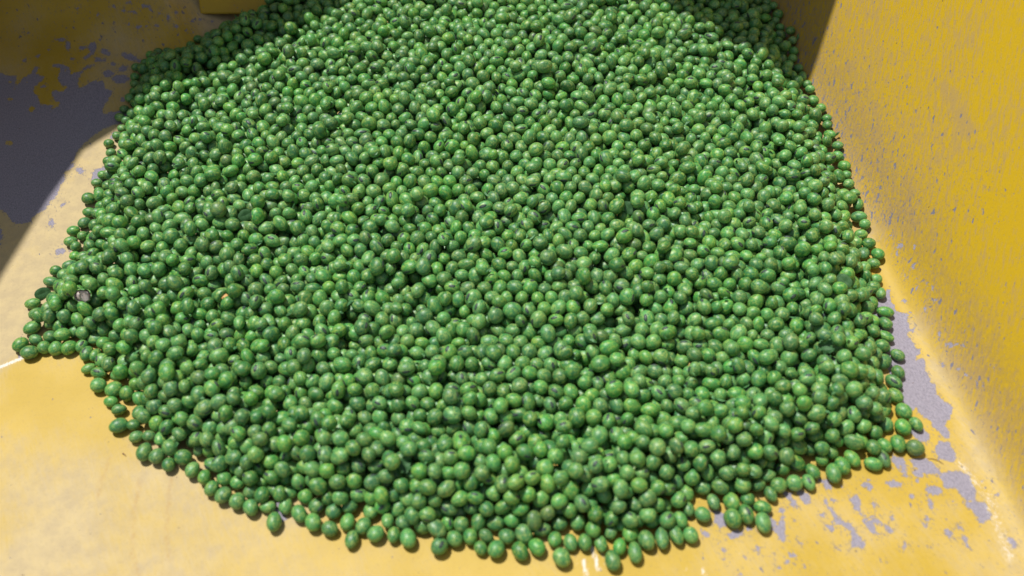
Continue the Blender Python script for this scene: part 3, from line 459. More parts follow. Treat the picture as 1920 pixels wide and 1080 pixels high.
SEEDS = [
34695247340059563,11740315252165163,13289682224543855,33875544090208691,12097073087724092,35634006696819014,32675102644308068,11718204978870761,
32514262862989994,6906259296434249,7742867268725762,2614008837388895,36962989954386500,3617124940807481,12800177001920806,31591291655703791,
66272619524380662,3595510063498982,11604662100383088,65400225951594812,66786300953062588,8469318625402169,60646730598541859,36057559275502295,
52755567270443090,51994877476965880,33000918863382990,35646824877655459,1839505939901022,11389365187479308,56428709318752620,58834457890175221,
60483436361513106,41285135635818743,67154272962827877,21218515484223194,60456618252057758,42144130185828985,50322539888155226,4300607765907286,
57029557795342230,21220096687746533,53717332787944109,59554021813115276,53273852652866880,36962457328212614,20449839298709551,32387958832448747,
52174527686802153,60346736093489634,23905139179395428,32023415748052140,32463121279359661,53336884803532485,52063578649716010,12225785071851358,
42320310500091431,13908656552744902,66123188201731140,51381660652837528,56603809767671967,52793297502931049,52581639248628689,53302283389101903,
40979250515732139,36091661315881729,67243044501636904,2853977737705849,53682286341699973,22598436853049004,41882928663522294,21822168240576570,
49870382022223384,14772269366176429,67172931005619118,52522937531734346,56709326762104853,32952093592816683,58924002138684488,41924245091310688,
53138646460549141,4393722119457310,60651179564784009,2565579139573999,52976984982288905,40962172785510776,57065343094281662,14934879227845326,
52104006421629350,21835943340434858,41735593265973387,36138665522109397,14310474180544559,69029216357271553,28505185552206255,49799326486304602,
13700676855077102,56546016888822235,16485190404688163,8209680372094131,13460502152120485,20718360570571655,52999420096120530,50743240892595039,
34794326668499613,58395134913190672,59615439394096641,68313331645150838,42264009820898559,57756664201586301,1908105108597396,21700823601888095,
51110717844364551,33297699006113987,13884980360952638,60527862783490815,57201222287095796,20309410529330424,20945031261379627,27258118762990227,
34136955046545412,27922788255812724,66289662425599432,67669655617596459,57084636120847852,8598428043697004,14702502186260257,14433346434881188,
53010054989465657,41397080134063635,68036888893089647,29207072732080662,68273764879116095,21271965950442375,37492028593141470,57642607234676658,
66929546818816304,43669375732882319,28548018137724751,3052334948652152,138390089599635,28596273822893864,58205042664545211,57177012327691800,
2600712543394205,40979679023600803,12975168849132682,3694657575707937,65630832829601675,56969481789540847,11530497848409309,8215248210094076,
16645698398566525,21623791485606203,1978713515115887,14768026509448960,53755523571501854,29019552547010989,66045091839346761,41999596903492533,
1856994595329934,53722280390383173,57248910819708407,22418651720694068,35188551582346396,27740254930671821,15687974513236259,32362133480026831,
57779496717518632,14967173857978855,42445758676626232,22369962913626218,57248000603773455,13625016242509187,33504496450493443,5039287814178641,
42038509979659643,50935259302149120,16682944640457557,844103532225877,27924917955057422,446888145389843,16762884518468434,58217442905568825,
35509094908606935,67878079776303421,45135815694391205,50996076140161062,14157024377845728,66742767048313239,22120152098978537,22442480300563181,
27069260915031142,15878737817377579,27887624133933544,41123748012672672,24714619820393891,27504152476011721,28049181341526234,56896673874224567,
400329944382369,41515262634977544,21606748384597455,21368257742231304,44740851660261575,41901379776772153,41344717671885029,21400589920225997,
31937704795476666,58383471577634554,15810018206337527,59248597378512709,5372371689295214,59211591992783979,13908534096033359,15009059353357664,
27293781688572995,65457282194786919,17301096551754854,42266572256008197,14241857683600718,63115389232798157,21588829547193579,30604617055607061,
45952081325332650,59544710292458512,57633945408988946,57551603554171276,15513101833337057,66225789132331926,46786149597214260,1404544602401302,
642327075175026,14481330077489245,28597804391746281,16576463123674807,17543418471193202,23172317314854036,23881740047406552,21046220960143788,
28572016787508004,20977725578106396,58336587631230199,45834813787043762,59315424402523155,52644687306539995,68053913674470735,36751507863837015,
41403576676087771,48216130067396317,41055047327223104,1922621125543088,67303792975844778,34649173971245895,15480216913241468,32939587353724526,
34104624094223011,40664187737695998,14772148268235044,56780573156707286,13689801310681435,21584828129384385,22456841160197712,20341760726636451,
17739835513916762,52091790930360492,28937433897491473,45096956659526410,5386149894126899,4261490547980450,11704427784125076,20902921289450534,
4053527444084737,20453069602690697,65523682709003209,42517845156915060,17129606945946351,46878440223758080,56765351758920056,42531090902772878,
24037837715215773,41387478065724548,10387418034981201,5264911407431156,15494151565375338,48154457929222378,397664432952114,9092640518370802,
21316563699715102,45941346793741158,17529073012148929,50320011879025795,53601317586167926,60443681206826989,56637361365828856,50012735140076442,
60742646381615936,59507376271729847,3437319812642021,15862176877596020,53812389291346793,13588903938868867,59507601691962565,60482215318590291,
35636464681497620,18268356001646777,23909230155176417,17823894850796100,57307493854651627,13646884640269291,13611168883606513,7362730503567528,
4202080629302972,45305863751227432,53837077468370752,11220830266718044,56701905814857671,69391420144393509,15116847715976890,55467255136798863,
16509224555002291,14960080285803597,20398386314832982,20745934043261440,59383373670004710,47770332160191106,35803128536471995,52033499366857270,
57065342843180247,27816446946448876,63919183957294089,52174202831342086,1947306951072381,63511728781359521,952317782519055,9281482092836977,
63095134183795237,49286128241497710,34778399469517947,21674351790622988,56534247706401066,14746721258013846,57715243504933560,17596967788160893,
60351751845541202,54853352627861571,18003666663975360,57159076444001719,13613884122540303,31077444102044640,8336125251811473,57291365127600702,
33510627028300910,34506786057598632,4342956043696860,14463375268051597,16967256813340834,60036690005575360,29926186523142366,33256796292109815,
15655127897377310,48019784280123739,38496707358079576,58877651238590818,52431128193832665,394334809073517,16234998493420495,20642167836753027,
53767808270453702,50483772272740059,1569111107385932,53578263444871062,20787011748019230,54353761948023134,41388870221465848,30613553576183444,
69126216450657527,45808014181865730,28741014708544774,9374063989110337,1641198375995689,2861724887332407,31095119235498800,52399825869204375,
13816897950737564,35019606042879724,3456921352763739,44373339195202780,23400565532330769,64830420677330559,27381642343344916,7980122034055435,
716384963224399,50496469119973324,29525637420444391,51557669842831996,41547404946495372,3035723626620638,51308940839500194,67754987055510862,
44732399450749930,46878026010885328,45394305752139940,34402796475935068,59968881144837746,2337841233987013,23792750322113777,22949954542344149,
517652280174706,33863074614479614,16586738163201200,17777597370435503,12838916919204652,68217487252933701,49531593355552603,46920855911435505,
63715687919953866,16032380358482842,58213235701353469,32961749790627067,11002955249314510,17425341315468469,893135147903374,53395193549424734,
14703463824720947,5425665305302721,9126175555345004,28951882957028652,32439085453305508,40150082013969063,35040015239870479,35302420696630523,
65711561809255498,65637810560428562,22116815814890563,52036472608927033,15050377511351182,34960487526159740,57621183904602955,35245434447625307,
57355308953697238,38690257308539322,17851933690615794,57835466599836110,63094618838575995,9426943659636467,17252615145385108,50858259549738324,
33897176857196118,52760912863562298,132753250104376,22861240015506061,57691775046609410,63529888020433499,15224238373132731,306717208099663,
27846064873395738,9158680490593527,56538250651190663,45534781733098902,1963595499862051,60671331923274799,4138275689552529,69553049981926000,
68982025540901049,23727071684005170,53848776422427336,55396919947736441,617708391737530,871829842913659,59470682876000659,20624060488218767,
12231453201996471,56419468631267785,52133521353460503,14219198813525142,57063624237269670,51357196875353060,53878396229061249,34617510748833950,
27878845927786996,53106091146206179,33943063831857454,12571133660777447,42340670157085219,35221313692387938,51658429723421361,21008201489729698,
56159588934311087,53633701235653372,52005907374597411,56784729093156258,17392304209652601,42529149026358119,42430245155510568,48372349003572518,
22878316502177378,50552129983268053,18310255990937818,10248654689236256,28474349903955140,27691498397269298,945757810572055,11025445225503537,
9767739633473774,15176254765071522,34037741151332213,8737223538952667,21258306664253173,28971399054052698,44169293233723229,4153874841003998,
24481869136373471,35686220620728317,17119536706563039,12238172213253899,2087255878327090,27482195429394597,47055168298427450,65949982657508746,
41947420266927383,5581811020810166,20874387675919286,66314008466344798,21731596292831612,50566855280691094,40893643095096240,55213989723892740,
46446898671048060,9273561402279424,41598516586999143,3087004981651255,21547514411551164,9862538588593281,33944799956880049,40974113637569726,
14245553824099687,58391391213463358,58637595668817486,9252687123143598,29077775796283773,68906604890790364,31835368190581706,46227526353876249,
45834126744278925,59380059299478159,17783849986090568,12095766850567041,29480196817640143,28908141331924618,59909353823803190,52822963328529601,
68624666730538375,23596435874142094,32997397949417201,8027384982656635,28515114831070193,16927241877075777,21063126860007112,45967476302916808,
63740255586520224,27896127885639002,3243513910253639,63950537185483955,16178923737040700,16136128012485914,21191598005148278,21764907687520857,
8611484330719906,63113259063852072,69539872484853195,52060453291328444,361486968608200,52766014496421363,988534221347376,14133557298940319,
53764611051199919,41783731899525188,11192842598960215,66053923619326155,34680130432215353,15465100290598136,58773419898808077,34993286565939649,
36376830252954497,3734049638975293,41784435436659752,290859987557448,65644406860593520,145244001658986,4284888808118807,45675813847095706,
67705920662037700,14258111115868198,16172378811899193,60356304663340405,42404798414533565,45192302836157292,58815133613394844,57719675576031100,
52170389522737217,66100943746684392,55377200277284895,68883961993372637,48719193451027713,50193141317355387,44179327386004343,63903686943606346,
9329241375540518,22426658130495053,60034475045709220,4050297831332069,34605605658462953,55958481638132577,31778314266602405,50175908849911411,
20366911083709448,20557953496496849,49174356734838340,58243730657384997,56848291790406435,35791583566117343,23743511005963725,66062014516303926,
47191164056631185,31915289581385653,52975900674647025,29337569880153111,21669542033176964,21119785599917349,30148752956315604,66188903451608318,
25741270866720969,52050129733027976,55998991937068411,27240595618073952,44657598520060152,16419715021446536,68508425183784427,50985680087264738,
39361266961865350,31338766504752847,32523749210376410,13699233783524363,33095958777488815,58836230206799207,1471030881285934,31685010409207947,
32325871106931013,19621048907004365,51022190447917817,41735680193285512,32854238840777252,56720047439312604,5192910742322578,7928428833811512,
39093760124525651,13033857517827919,58608012520963145,13374860151622149,41955446371617498,49404223770412878,57726701539398621,22114637346667514,
17409396955992981,60595121789455563,65348723475781802,70519554206005037,14924398085325756,14677094085737682,6919851277752459,8911100356904349,
44533041028645630,80081482717429,28514619198932052,41830581167487922,69339968248638744,37661285605984085,59060496470006578,35495745378024735,
7174608772058585,15519542994102227,57890753587821907,13606342447315434,14978891992544248,33798735047248917,45256556555175924,15465031303309040,
51992801367685936,22686607503329835,49180267079055395,7256852514614051,53634456900369568,71198758370424430,4260322622999146,24467145500187017,
52677917589468535,7233486267201013,35569927483194799,68977695525005578,56958864916864385,4304472414444116,1098073489480834,56534162411953419,
18182749435799566,70596551392986369,28333562420586690,28837014509921265,60565934367959106,41540413245367495,58467893943830621,69177669271766313,
32497236844168033,20510141297674768,56432215392228510,25285626560956995,29155426672813990,41748772343863225,15821219078817664,16136609217348976,
29008076867310676,23277422985197884,44707969779612270,57565055761353718,31731068483421156,52724611045004919,57124890837355382,32327622410202081,
23901928411622583,50463088333293763,24513875905231213,55451484135677363,10315520939689963,13308254408148645,30107948617553274,17158709107308571,
41613943571688497,40804756082034541,14805926294486238,2557383692940606,23310442760526401,35292766046849810,35679964882854917,14745435940228369,
17264760390654277,23413076174002532,69459024544263286,67805647152120692,63968095012458003,498410375642287,67720920467838855,33471852181325144,
1533446691711296,58094419305723398,55020220884364043,51310983515391320,53781328307272674,65438247525070245,60012965698787782,34036625704880412,
16571105539810818,2221739575065689,20508268945065692,21057078653433745,56535828910385707,53296788068185722,27492519910026360,63919183540825628,
27752709668215732,65547785763669566,29442522960317136,50307937407118113,44547097347955375,48643105033591527,16911818350168315,7608214331898107,
53437764559578803,56185445343660700,48091631165803204,16081031650317830,69134427557711035,40878955047508991,52025820202911146,44854822745643228,
46641477080856243,35647031457895696,28934391533799491,54433114708261828,45940299125549491,49051021765801502,50488135897140203,3833727895795966,
408748350748250,37494726522746580,67207619865569532,60739570044004110,15004832500820749,40893899017264640,57177668100884752,10515374560941577,
27862110954318496,40642834136317090,15355990339321277,47941271674873766,52233009710402510,14730213469435390,27659783200478815,52226618178528202,
48967047237568084,4957274659863549,37954871717861595,49316280189504672,44727485943051947,24439759882192837,54959832956185614,32894593311082361,
66672002161870361,20711231583438593,21237965749463336,55969164243863011,17238903549015053,59598002112485755,1190948063140087,45170225832275358,
52275873264228671,29655137041053670,50176372739409760,35249591542752376,35627360609801523,23704170534769952,63950519856086539,35017699532592851,
65385523362826045,16242610201021231,50223170724011208,34630429781825044,59826839668542129,55740588485061443,52198991354069912,22849438234323678,
41703485220453183,71657239520396582,7552671192098293,41971731510881427,9150259486352152,58084246842988052,34001595482811252,63867282047828941,
50872055910070331,34025148746906612,27096969945742030,29111071205960027,14538608234826016,7447890510847021,7904584186374654,67238835704469828,
60562996576413506,4262401304074771,35419414970317888,36706514022960043,56948968272352908,44040133936286759,20487789294929804,46322825992505418,
3134213599921937,43640754742650995,38992896912112532,56992194688400671,67280806497728092,21168954437442866,2492117135852939,22444610773051067,
47427198330878725,53297920948350068,1892506008169105,43991775963204175,49771683390461031,7082475840506856,22478747980319089,34414960346917414,
46981811684947409,46018844950951381,29228578807433390,55844130700764627,33440912364602347,57784651185658150,23875007689263863,36360477718882674,
38963125255400708,2121235948365029,58211070532896835,21578658223003636,9717043050708248,28665476201282456,28354898794827078,43704596246574830,
59820122155612744,58310765470020593,67267885839947734,55941403942075225,21732059865135470,35296286175318920,60495737942173869,70066572125731590,
14397609403234334,21150693292230289,66690522883955538,21825190808070908,15275108372970789,67146184149059783,58382044006270326,51065619884784800,
60297032802024184,54787432699394033,45197870322952388,58706539760416865,38059635199014716,13849334400195231,20540722608667057,9106089404904341,
14263575339613035,27190823656408372,40578425282547151,52608372853144060,27506521503442241,63934576870653466,35180580311829739,22421383154963655,
48294558589486526,32869699296364095,21825189431874999,51978352223898725,41159038505646096,59019917368510686,56983999571302174,69056636520565277,
54016572561869795,9662427439589512,27920797592546431,58798347975232545,3101402419579020,65452232492931631,16914598502757644,46537712771786850,
52293602925679800,22718799289732635,44819244430321794,26591453302769674,8276356519791248,58305750439278813,50223086266443602,40815115023611817,
11180166090587429,48485462320192350,53538336391355170,19440779298064030,18850101052901378,68531690169723632,15949812886947041,29570339422333163,
67831970723253352,56053383202653685,28231958912048235,15698590383162707,63886695450416180,1462200921420915,67720129790511965,38694758167833177,
15615287378905289,28414599024224880,22136559429970013,36087884717529951,4409733964876909,7063936844952462,31633883912390768,308693264258339,
35837074902449081,940224165684333,29109970371228631,43272810717508497,35885384424271046,21679987832739572,58846177586915785,14447485990742900,
48014734644877808,44660451572684682,59183727977362851,49971779042163578,13334572707781762,52676387186890412,67992413922523978,68632980864845438,
22402056910206769,30694573589612659,28362302849168747,68334223963052144,14251703915927895,10604005254077773,17798811436866350,42305055066504477,
42637812941928208,14869645322466190,34052534534014932,35089424883952687,29954380402714324,47096552620607591,28503779206102111,19185469179119143,
3544624943867837,53055565608077225,52452964131257078,12873552311855669,15543371795219739,1798927207947616,34477150884277126,44263492404263334,
19164235498743719,31479264617564428,14114677548754731,28737716007691535,45098003528078396,15924111514774064,22281969320389129,7118141447792688,
20644846887360853,32058809651997120,10358967940306072,44359338241734161,28050969289730635,9160089006443820,57152362121292699,1606649206147763,
61732237998770990,50493583225146163,37234537789893084,41823694544140443,16550814806267094,66120680834528049,40653572931778709,47519318250588780,
836562612664848,3228033317960342,16252177624995649,42521160201372828,49712568436172331,68159624936736372,9774233964204988,68160243630062182,
16826294039582664,70011358259178207,17835938728433310,864360012330928,46487530036997006,41433141418220738,53435893100124806,31681437052828348,
13293581925750129,39771180052020093,14884745888060930,30200995697321553,23881501411264718,47915159247558747,53011462971106425,56585267962426082,
17551698348964862,25554318625850500,69608814832534992,22203801639500366,40687293723876823,31346824771848927,6287596422556746,34713873312700164,
4365771296835595,28495138471209028,1588472719222226,63869583899837083,47136704176002853,15878138588686122,29022662712129080,10262503779780732,
27959262864788248,68999497704770105,55659758846617389,15819967332767467,10936811446994232,22362527662102928,60292585066150296,427544674854874,
53995733496179525,10307012508357369,29671786117829789,2432502988622862,58336983307442510,58175010928285887,67598084553501040,21193160952474175,
28589713366322528,57328610029795006,41012028984715626,35752619641054987,6899561886816006,16505081742664944,11193650036458837,48039575994665487,
20394123897507071,9190065443868129,20467757689554389,57540282629534699,48275902023243814,1279957539941272,22256370206403548,20712537388386559,
32270036465154453,32569395702450275,20786393477057140,52080640395695122,20753701178243266,56027131925501734,60398858580253956,25222370451336405,
22579406212769915,23192382819948586,589635680844827,29880608952301945,21489153290905251,52636495395493511,42627624976652528,52625878722209678,
56254677362378277,44567180701854152,22404065458820606,68385556810105939,5043221334545621,2346259791715298,13627541267160133,20328961743051846,
45273187610679464,19429145974888068,14327484018885872,7209915249084232,35029604495111879,59961218742107178,67972619573841142,28254913417815855,
388305163425821,55946505792853570,14330300387440654,69477836364802192,30021036501558435,68464669853874029,50388544931354544,71610872581937937,
53344563353859127,44285997010232592,57869415598913734,16074762679015513,15543045845907705,40648210950673406,46234160587902311,66157586718578918,
64998493688028312,29141633858950916,22456294530426823,54785577980652077,13681863895438951,41871262291568334,30045141013804897,30826033210459724,
50128012214847605,15843159671288817,53750628572894607,37343456718283728,10769411774887002,66061687043634168,35282338004474429,13656421433510162,
31224554768677922,57837771863595188,47371502321642370,66563614437952547,28942261343422501,69099123363711202,55070609072523606,9759166274878191,
41486105832105037,41393217015981818,19518313107645751,63167048934854161,30811464930695104,22345242280574239,61650890044736530,40745242296828893,
9476472252237276,53277132554863660,11028431856051735,49634073193200817,51410180296927429,42043818495506862,70089748626353092,26168929652926208,
45947065458304902,3983964573968910,24642602801141218,69936315466287017,56973589106370957,16951331294832906,59904010736319382,66935301932541797,
11350641914649283,30475066753919476,824949459490677,29743082572332134,42953252387146546,67253009166477280,27696376286967388,21755543354350501,
69555488666921235,28667277657895770,58448840664176050,14814120723977851,47681478585805718,50352552421354590,20948673701764252,53583777412680108,
14118403619333146,16779222441773506,56831185123215667,51483828647634519,22245771692055239,21273820928825759,37526199021536368,57575518152068527,
55449027617231877,24267052425594456,25042083629659250,9952338139282791,24671775563119399,198347738036504,32835220324788701,58632871673305849,
5474645854440558,18080030598010236,66707083975640385,21204516647224581,69336154389797095,34863130388583376,15993844469631792,44358375365670017,
47723035544443566,39060516659235186,34238917775443310,70759778138730039,9225609773014563,14504556153194859,26895967626230081,52596363170936377,
57089861992888334,680465515869590,55001889092959336,42481523223577539,68632241894835218,21748978794746707,42996597396716307,44107911225010273,
36852011228932835,18913890007680865,69568941046078307,23020153959996689,40173326884432496,850289465591562,29534621585647264,31053770580658883,
23488409060010561,496795246090681,54016537549356240,27124218007709210,20715679996611663,10210688121179561,66511198906234226,37950113063508994,
40842121308535374,53787342172080655,4860567587132316,15547254578124763,68606523194864658,8629195078837388,16618437138328320,56361915735266473,
17246636200999624,58754418732231810,30260574859942852,24252207772386951,28264481025682765,60743246156420581,55888335444778183,60391935623452752,
13963648178083365,40483730963201258,606643029878181,14814670312207960,68193588936754174,34553894521284697,45681071005952138,6274797102057436,
56055770903686216,57810865872761756,65244664923974626,14370913335891012,20873238071003727,68044639064577588,800500067317215,45272054814521014,
55313533027506541,21399576358919131,10155953176261571,59767585441659074,58258488537119304,4340465267112164,20556337246967177,31139514518390140,
1454899897521962,21513306980066204,22423136827460088,36527809261541883,52444751698991092,28977890610503061,16617629045767560,17763817958496197,
68947734844168182,22349005559327199,39688664687663165,57079296739560662,35953812249969978,57142500560417803,35634783188011255,52305644702471712,
66711412396004471,66347200229542519,20605747558709657,66648861248132550,53370557553739120,27771676228793606,67845388287318451,2103147373754593,
56708725870771220,54138789106845099,2993116028476707,27856613200284815,35638614214932513,44065837809105314,70114350803401487,393337726153687,
17760039056370600,60521679208777480,70626721644876844,44148454406962388,58045887910766066,45865463332187042,15114854200360282,31708633022593511,
65628549592762650,16936040624540645,23181815668824441,31211979475932563,7659633041601985,61651422804702380,13672536217020269,15011517170865802,
53787152435820855,14870091074622654,16504551819414319,14397439687302018,58241651457445223,8385582334149622,27739136496070057,23334562053901514,
44286598306941922,57671863952839894,29245160089582048,51920163892235243,10421742743956299,46326293357256182,60351718462580722,35010981883558621,
21669919857252328,52631154239789329,53757449183139872,10903655610364854,66026675174344017,32195526234483953,41773097290632465,56747638578806080,
30238070223767375,53043451904877487,69548909705242054,30567186339404082,57002450551625232,63217729565507077,70043925838271187,42495167415082068,
48324366604519978,23973379150846094,42158491776695714,16559989850551202,15452250321353189,42044437643544930,3155791806383326,58867720809310055,
41562884766891080,66513416016066436,31038445936691660,7238726145729751,60700607396611881,50939245390186095,17340198694316007,46456090456852932,
10880377793899072,70742343675095942,21131845499227449,56703521074563968,16498777871550122,28548995747906683,10228933844941579,21001605881432291,
70459700282165558,46393021561870272,68290449924213137,47367738887724047,43461072105684340,38401858176776770,15700120433334675,55300025471238866,
49671972976482895,32432729844681295,31434905641830340,5545511771878818,67960044566262951,41824980768668985,52608114055007466,39827426457347978,
13825351473084284,23001118532771103,8526872031075299,57163425622901666,55522301386153378,53617466113776745,70587894503150891,66633536321688495,
28992115994258113,17716282133670461,40885500458326726,68553336301946902,48685761796973785,13697875602889670,49366101994518514,22177945685920046,
13842221651639053,35124333603392660,57234000595608795,13977754092808391,14343906799404140,17027798610590803,24036069219003107,22808498945419577,
66530681195968448,10597408268667752,2060319357503243,19204418792380535,38414003455108725,48689833290339876,16737421927562771,15509974027074609,
54445295623783749,35155325901383455,34517747909134265,31639225561269418,9840771899401563,20955907786278803,66253002536891574,48632555689866720,
65453073416095170,47227051781961029,18405553533420962,63231012270172957,13917452637546513,3635212758678037,19289613948738186,10322443458184131,
29190458144318449,28665149267907477,11662403507201443,70626752919261936,70148482540888786,38061661786823890,28487767399871844,47425464412268457,
33471923034929480,64032706857665399,11418641133628002,19533104790775958,59938060684027481,37919309070235141,47807544432081503,17511098593063682,
1856599532795586,13748229528472988,14097050599995535,57635786143489091,27473416786745264,7031348112422641,9388271526518080,69704180474131705,
48600222520403552,9410502847699447,40641426414561046,60736546913299235,47008919081712657,23952109820419285,55762511393323538,42131281999931512,
2326297206037317,69590707338658913,65975701832105009,17250688821019567,27346731440748430,40758489554569533,5742790328564394,56974877735872244,
27557975768913525,22963922853205221,42635250940724540,29198221677403320,40731687988061490,10637504356246685,9381812166597750,9618859011063156,
42668355898101217,60332646857516173,65484684019047266,69289751158057407,58429823171488223,31334866981991751,39579555676714428,5955099017136011,
65803868312335516,4655115212015795,44915982059533392,35854220432836136,45843301268105771,19592237159648234,52592874269253045,21518135880414954,
68414024338712750,21092813039494434,391140028181303,16319197105357783,42514563603854656,29144450774408419,54819145817470045,23425169964673750,
31080691620485070,28310437090245866,8927697136101110,43624518490065602,32798213880052748,48047321804619144,34553429776128868,3240936312260212,
29030977249975244,67705096667616927,52154050985862979,60354467192670913,9291274017806348,20489783336131029,58005548385131840,63427683471340454,
10494397053257256,69151142952025089,54384461755673072,52497112146764752,29126223954372308,20507236841252651,28530546318469916,9122703883416629,
39237744260959578,43267350307128465,25461328576845881,17713344110615825,43025045955269897,23369711531709622,29158642081544318,68625216433318369,
7068147343685191,67687521211034577,60406795496756585,57535181116294581,28352613206230152,23035150962009212,27206338235205600,20786136169196409,
10861376891402674,57235855769090924,10579418828399838,20310253655918426,60449230876157870,45290006500600019,55543124094073110,41863652951013581,
54174747198098752,30339122164218062,17284586870994811,52552641311302907,69492266431507887,60631061775953246,53667185326983816,28667315273390039,
8244641051494588,41538660769471755,3127274246110007,14132818856027970,1624137679635596,48849366511806189,23918882291916275,37966056687920816,
24141312659319422,48354171692607096,45554074998341130,4201048264315789,44938901566531911,49356997270907263,34858044300843215,7771009932589972,
66295815879829854,35020601102902541,32209975460443620,46561831578832057,44179361884403315,10967667620580599,68844895456909803,29545153703044829,
42351818852662671,14703002237032151,15610167094572630,57907228379166248,3046252825631918,24085083217705282,53087292443882610,53809675310659478,
43793674877659269,39076322711423340,50807699199699532,66061190305642495,48581497789548567,27217677473573040,42667773627313330,9279417055391241,
50883978304780966,22274222077024757,2644227981703005,47050873248245251,52021542286122271,17971332640233861,24106728504846116,14400927904234559,
154796133795496,27659680542772623,24426909880207788,41374920220989411,54696981009745915,69901629612485191,41785656115234109,31306520011392524,
70696644553315756,32326352498530204,48631095488351282,35299242291944275,9773890386670590,27333142112478470,43616685752378449,22744193283546080,
24496678556252887,53953810317873946,47020104135595645,28414339447485372,30551413525165703,38585545607788289,71631951024821906,71593914307910587,
43729490567444366,51290934559000282,41337516338234407,10554474850940932,9635695984516429,43883403267314837,14832623276062171,28510634074990509,
9261535665674213,28565695620431102,63902071066403521,31127523176176559,48544798916961934,27758088011122727,11199819543399442,38108802625398289,
53596300954031910,20995575166297741,15258185164170396,57267775798621156,36121384089673089,52892303533614032,36002225240918799,49358130219124221,
66091718027627279,10486920520659729,19500858008524991,29124471743343338,54667499782101078,55937744614270406,60281142349229100,40852566447631712,
5901905037616029,39693595293202725,27774527751179333,42113018608450499,65464274675463453,56180566700615592,9370988312217256,34144359285643179,
41748806320240337,71075543325910360,55588650731997461,58256545451942940,9835464094238543,59467264438000066,21610133512558043,50163711719245703,
24955635302264354,14973909818787180,47133491579679992,55665273133488556,57686759486691905,71983726783239765,15702543353399017,9731988115305378,
38306748627440655,34977753650310593,41436783774491574,43195058878622488,18974965622229312,21839858730898192,41275362698509258,24231368728880347,
45236318469433952,58645824288437365,30167770115947021,6506845608781957,28336722545170308,14541545928415388,11067740796372164,59279573175327696,
34660854389984503,55341810943871207,55317586134178806,53144625918634212,34631254534461965,58203220579904174,58327241853412802,65496452772206019,
31598472221615208,68034039235053480,47079632128678109,40221755507026394,57676503220255010,24952491571473959,28043856697754728,45113020482509189,
18674987521689637,44581113710696118,40871616959264207,4913086112068683,30226867439029505,63429629213616610,69567567026670113,56736248414545360,
40622922383231911,41503992529824519,11064031083870581,13134684042575196,13635787320593435,25727544207433236,67579649009335146,58255206159334254,
33455669268657071,9314859532026701,44399556246170223,42469500893304208,806254621889575,1983576831444800,66233178110253133,41827695524832914,
31022054697385222,58192019002389841,44036061787571582,28789961182882861,39099103756937223,30500011838806438,9291910935337075,60457699932650646,
15031755223836300,59886073238127688,54168373632887989,71149231800031331,31117008791274960,10014237912319681,45415967857963846,30497623672244684,
52786099327690532,30246624756397526,49975848989252862,2046384466278261,69023891121558335,5990760750734830,20786151010158194,5749455714847352,
15519835427711176,39450756785055266,11233457894503966,13572136624773438,60650303427701108,3216299570538117,33978298149801189,10422688529425907,
44205560760245640,19828169247389605,30235356057876869,69322117228750073,39116094379505996,59522788163228664,43324250973357457,27851252825606807,
33136880657884717,66075999148447810,46685079255123549,41997810103118935,30173697273043772,58930238923430364,61297380800970271,37000839056804995,
21454845361854406,56615147480819216,67298484534143350,44963003900238697,40914807722171850,63858160832011810,20679431190187281,70024702740819475,
71585754152130577,42412137478022675,52695611189209087,4409820816423414,17159121466067090,29081176806734764,27455292274793785,17606794929121913,
9653993303988876,68315305473495871,15945999342217234,63133223986657374,66891697890724191,50315494790188292,31634141259450305,20564532213263181,
13567719251522394,71264696591795366,67490296698082721,29410515991230626,36726646818282971,33139181730888458,23106395406300296,59731868428114705,
44290808365467324,4617594627922207,55989558998063215,39181687255651801,20803728321198231,60525320252663286,68316975831013652,19957670023325405,
27400710638734408,44198567684691003,21122224875989909,30230802839266699,32255345163107736,16133329426217132,46532076027890616,49016543117732314,
26776806627425328,37812674563095274,17776599429879345,68356797911891237,12988811282590462,28343455474473571,52516801013229172,56496022769814160,
8470349894946011,66804097940445098,22672965799609626,21772070015980797,26829909925880924,44629612210400516,39125732047731496,44157716927408089,
13800696444902214,45787361882850877,517188193676111,43756323898866827,59239079734285517,27762193378331076,15019558557804747,29299998314395457,
46605984010778080,28211153021412206,55900979547888823,61244001673364204,22793655473068666,2100965889377658,55896493900093576,31944974984389998,
49441521305357398,1429834082282469,44293820154913,70846796472633836,56429072902874799,45654288768194654,13162482530944760,23762754258745857,
46579783716988828,58369606222492703,45218966234272908,45803289151814137,28396766088764144,52823000593403252,41470801222797724,35092310581253850,
69920764448174902,28015026628054497,67950234976318897,71213433778018280,9836063745187017,39911847449277497,13433734974224790,9373170978306733,
39754703439398229,9279504044825859,59968519547192648,56669006135655575,11148090552284663,66966086208746538,55522678591341645,69601393417123298,
13768535902272671,4852201328130960,42522432100134168,40387181495429458,55657696911280126,3818969701681997,70112426306333332,27130831754295086,
54812738902414724,49834905662634926,26550341762448305,54738452345742545,56612914885806463,54753348613842638,18216902620425373,18950346111576097,
71575068239358033,27917258170722991,63886712247337685,63840601593844654,9422769227467434,20607069585095431,6511931945879496,19303718643414360,
18845291497654602,45454623188806962,36741921698188568,52837981827017235,26119780788159815,36404645183673852,28281781190048479,31672811266237659,
56979292217236451,22860982088379615,21491127228595361,19977615571031225,16070638689889553,56204411601721241,39310415157667424,23525259965880129,
52732169146615166,58224899729998715,29698431910765670,26871365384292625,52515497195619469,33439590336424541,22632026284190165,28579953760883888,
39182802706560490,2062894438402110,21236694861211926,40800304905488069,34589661092687005,7062873944582219,9615389564905370,18769065644767283,
40609143696358563,56149814094916086,47737021068556970,9215371998319595,57691396744201271,22578698227020886,47661772824434292,15359376268556168,
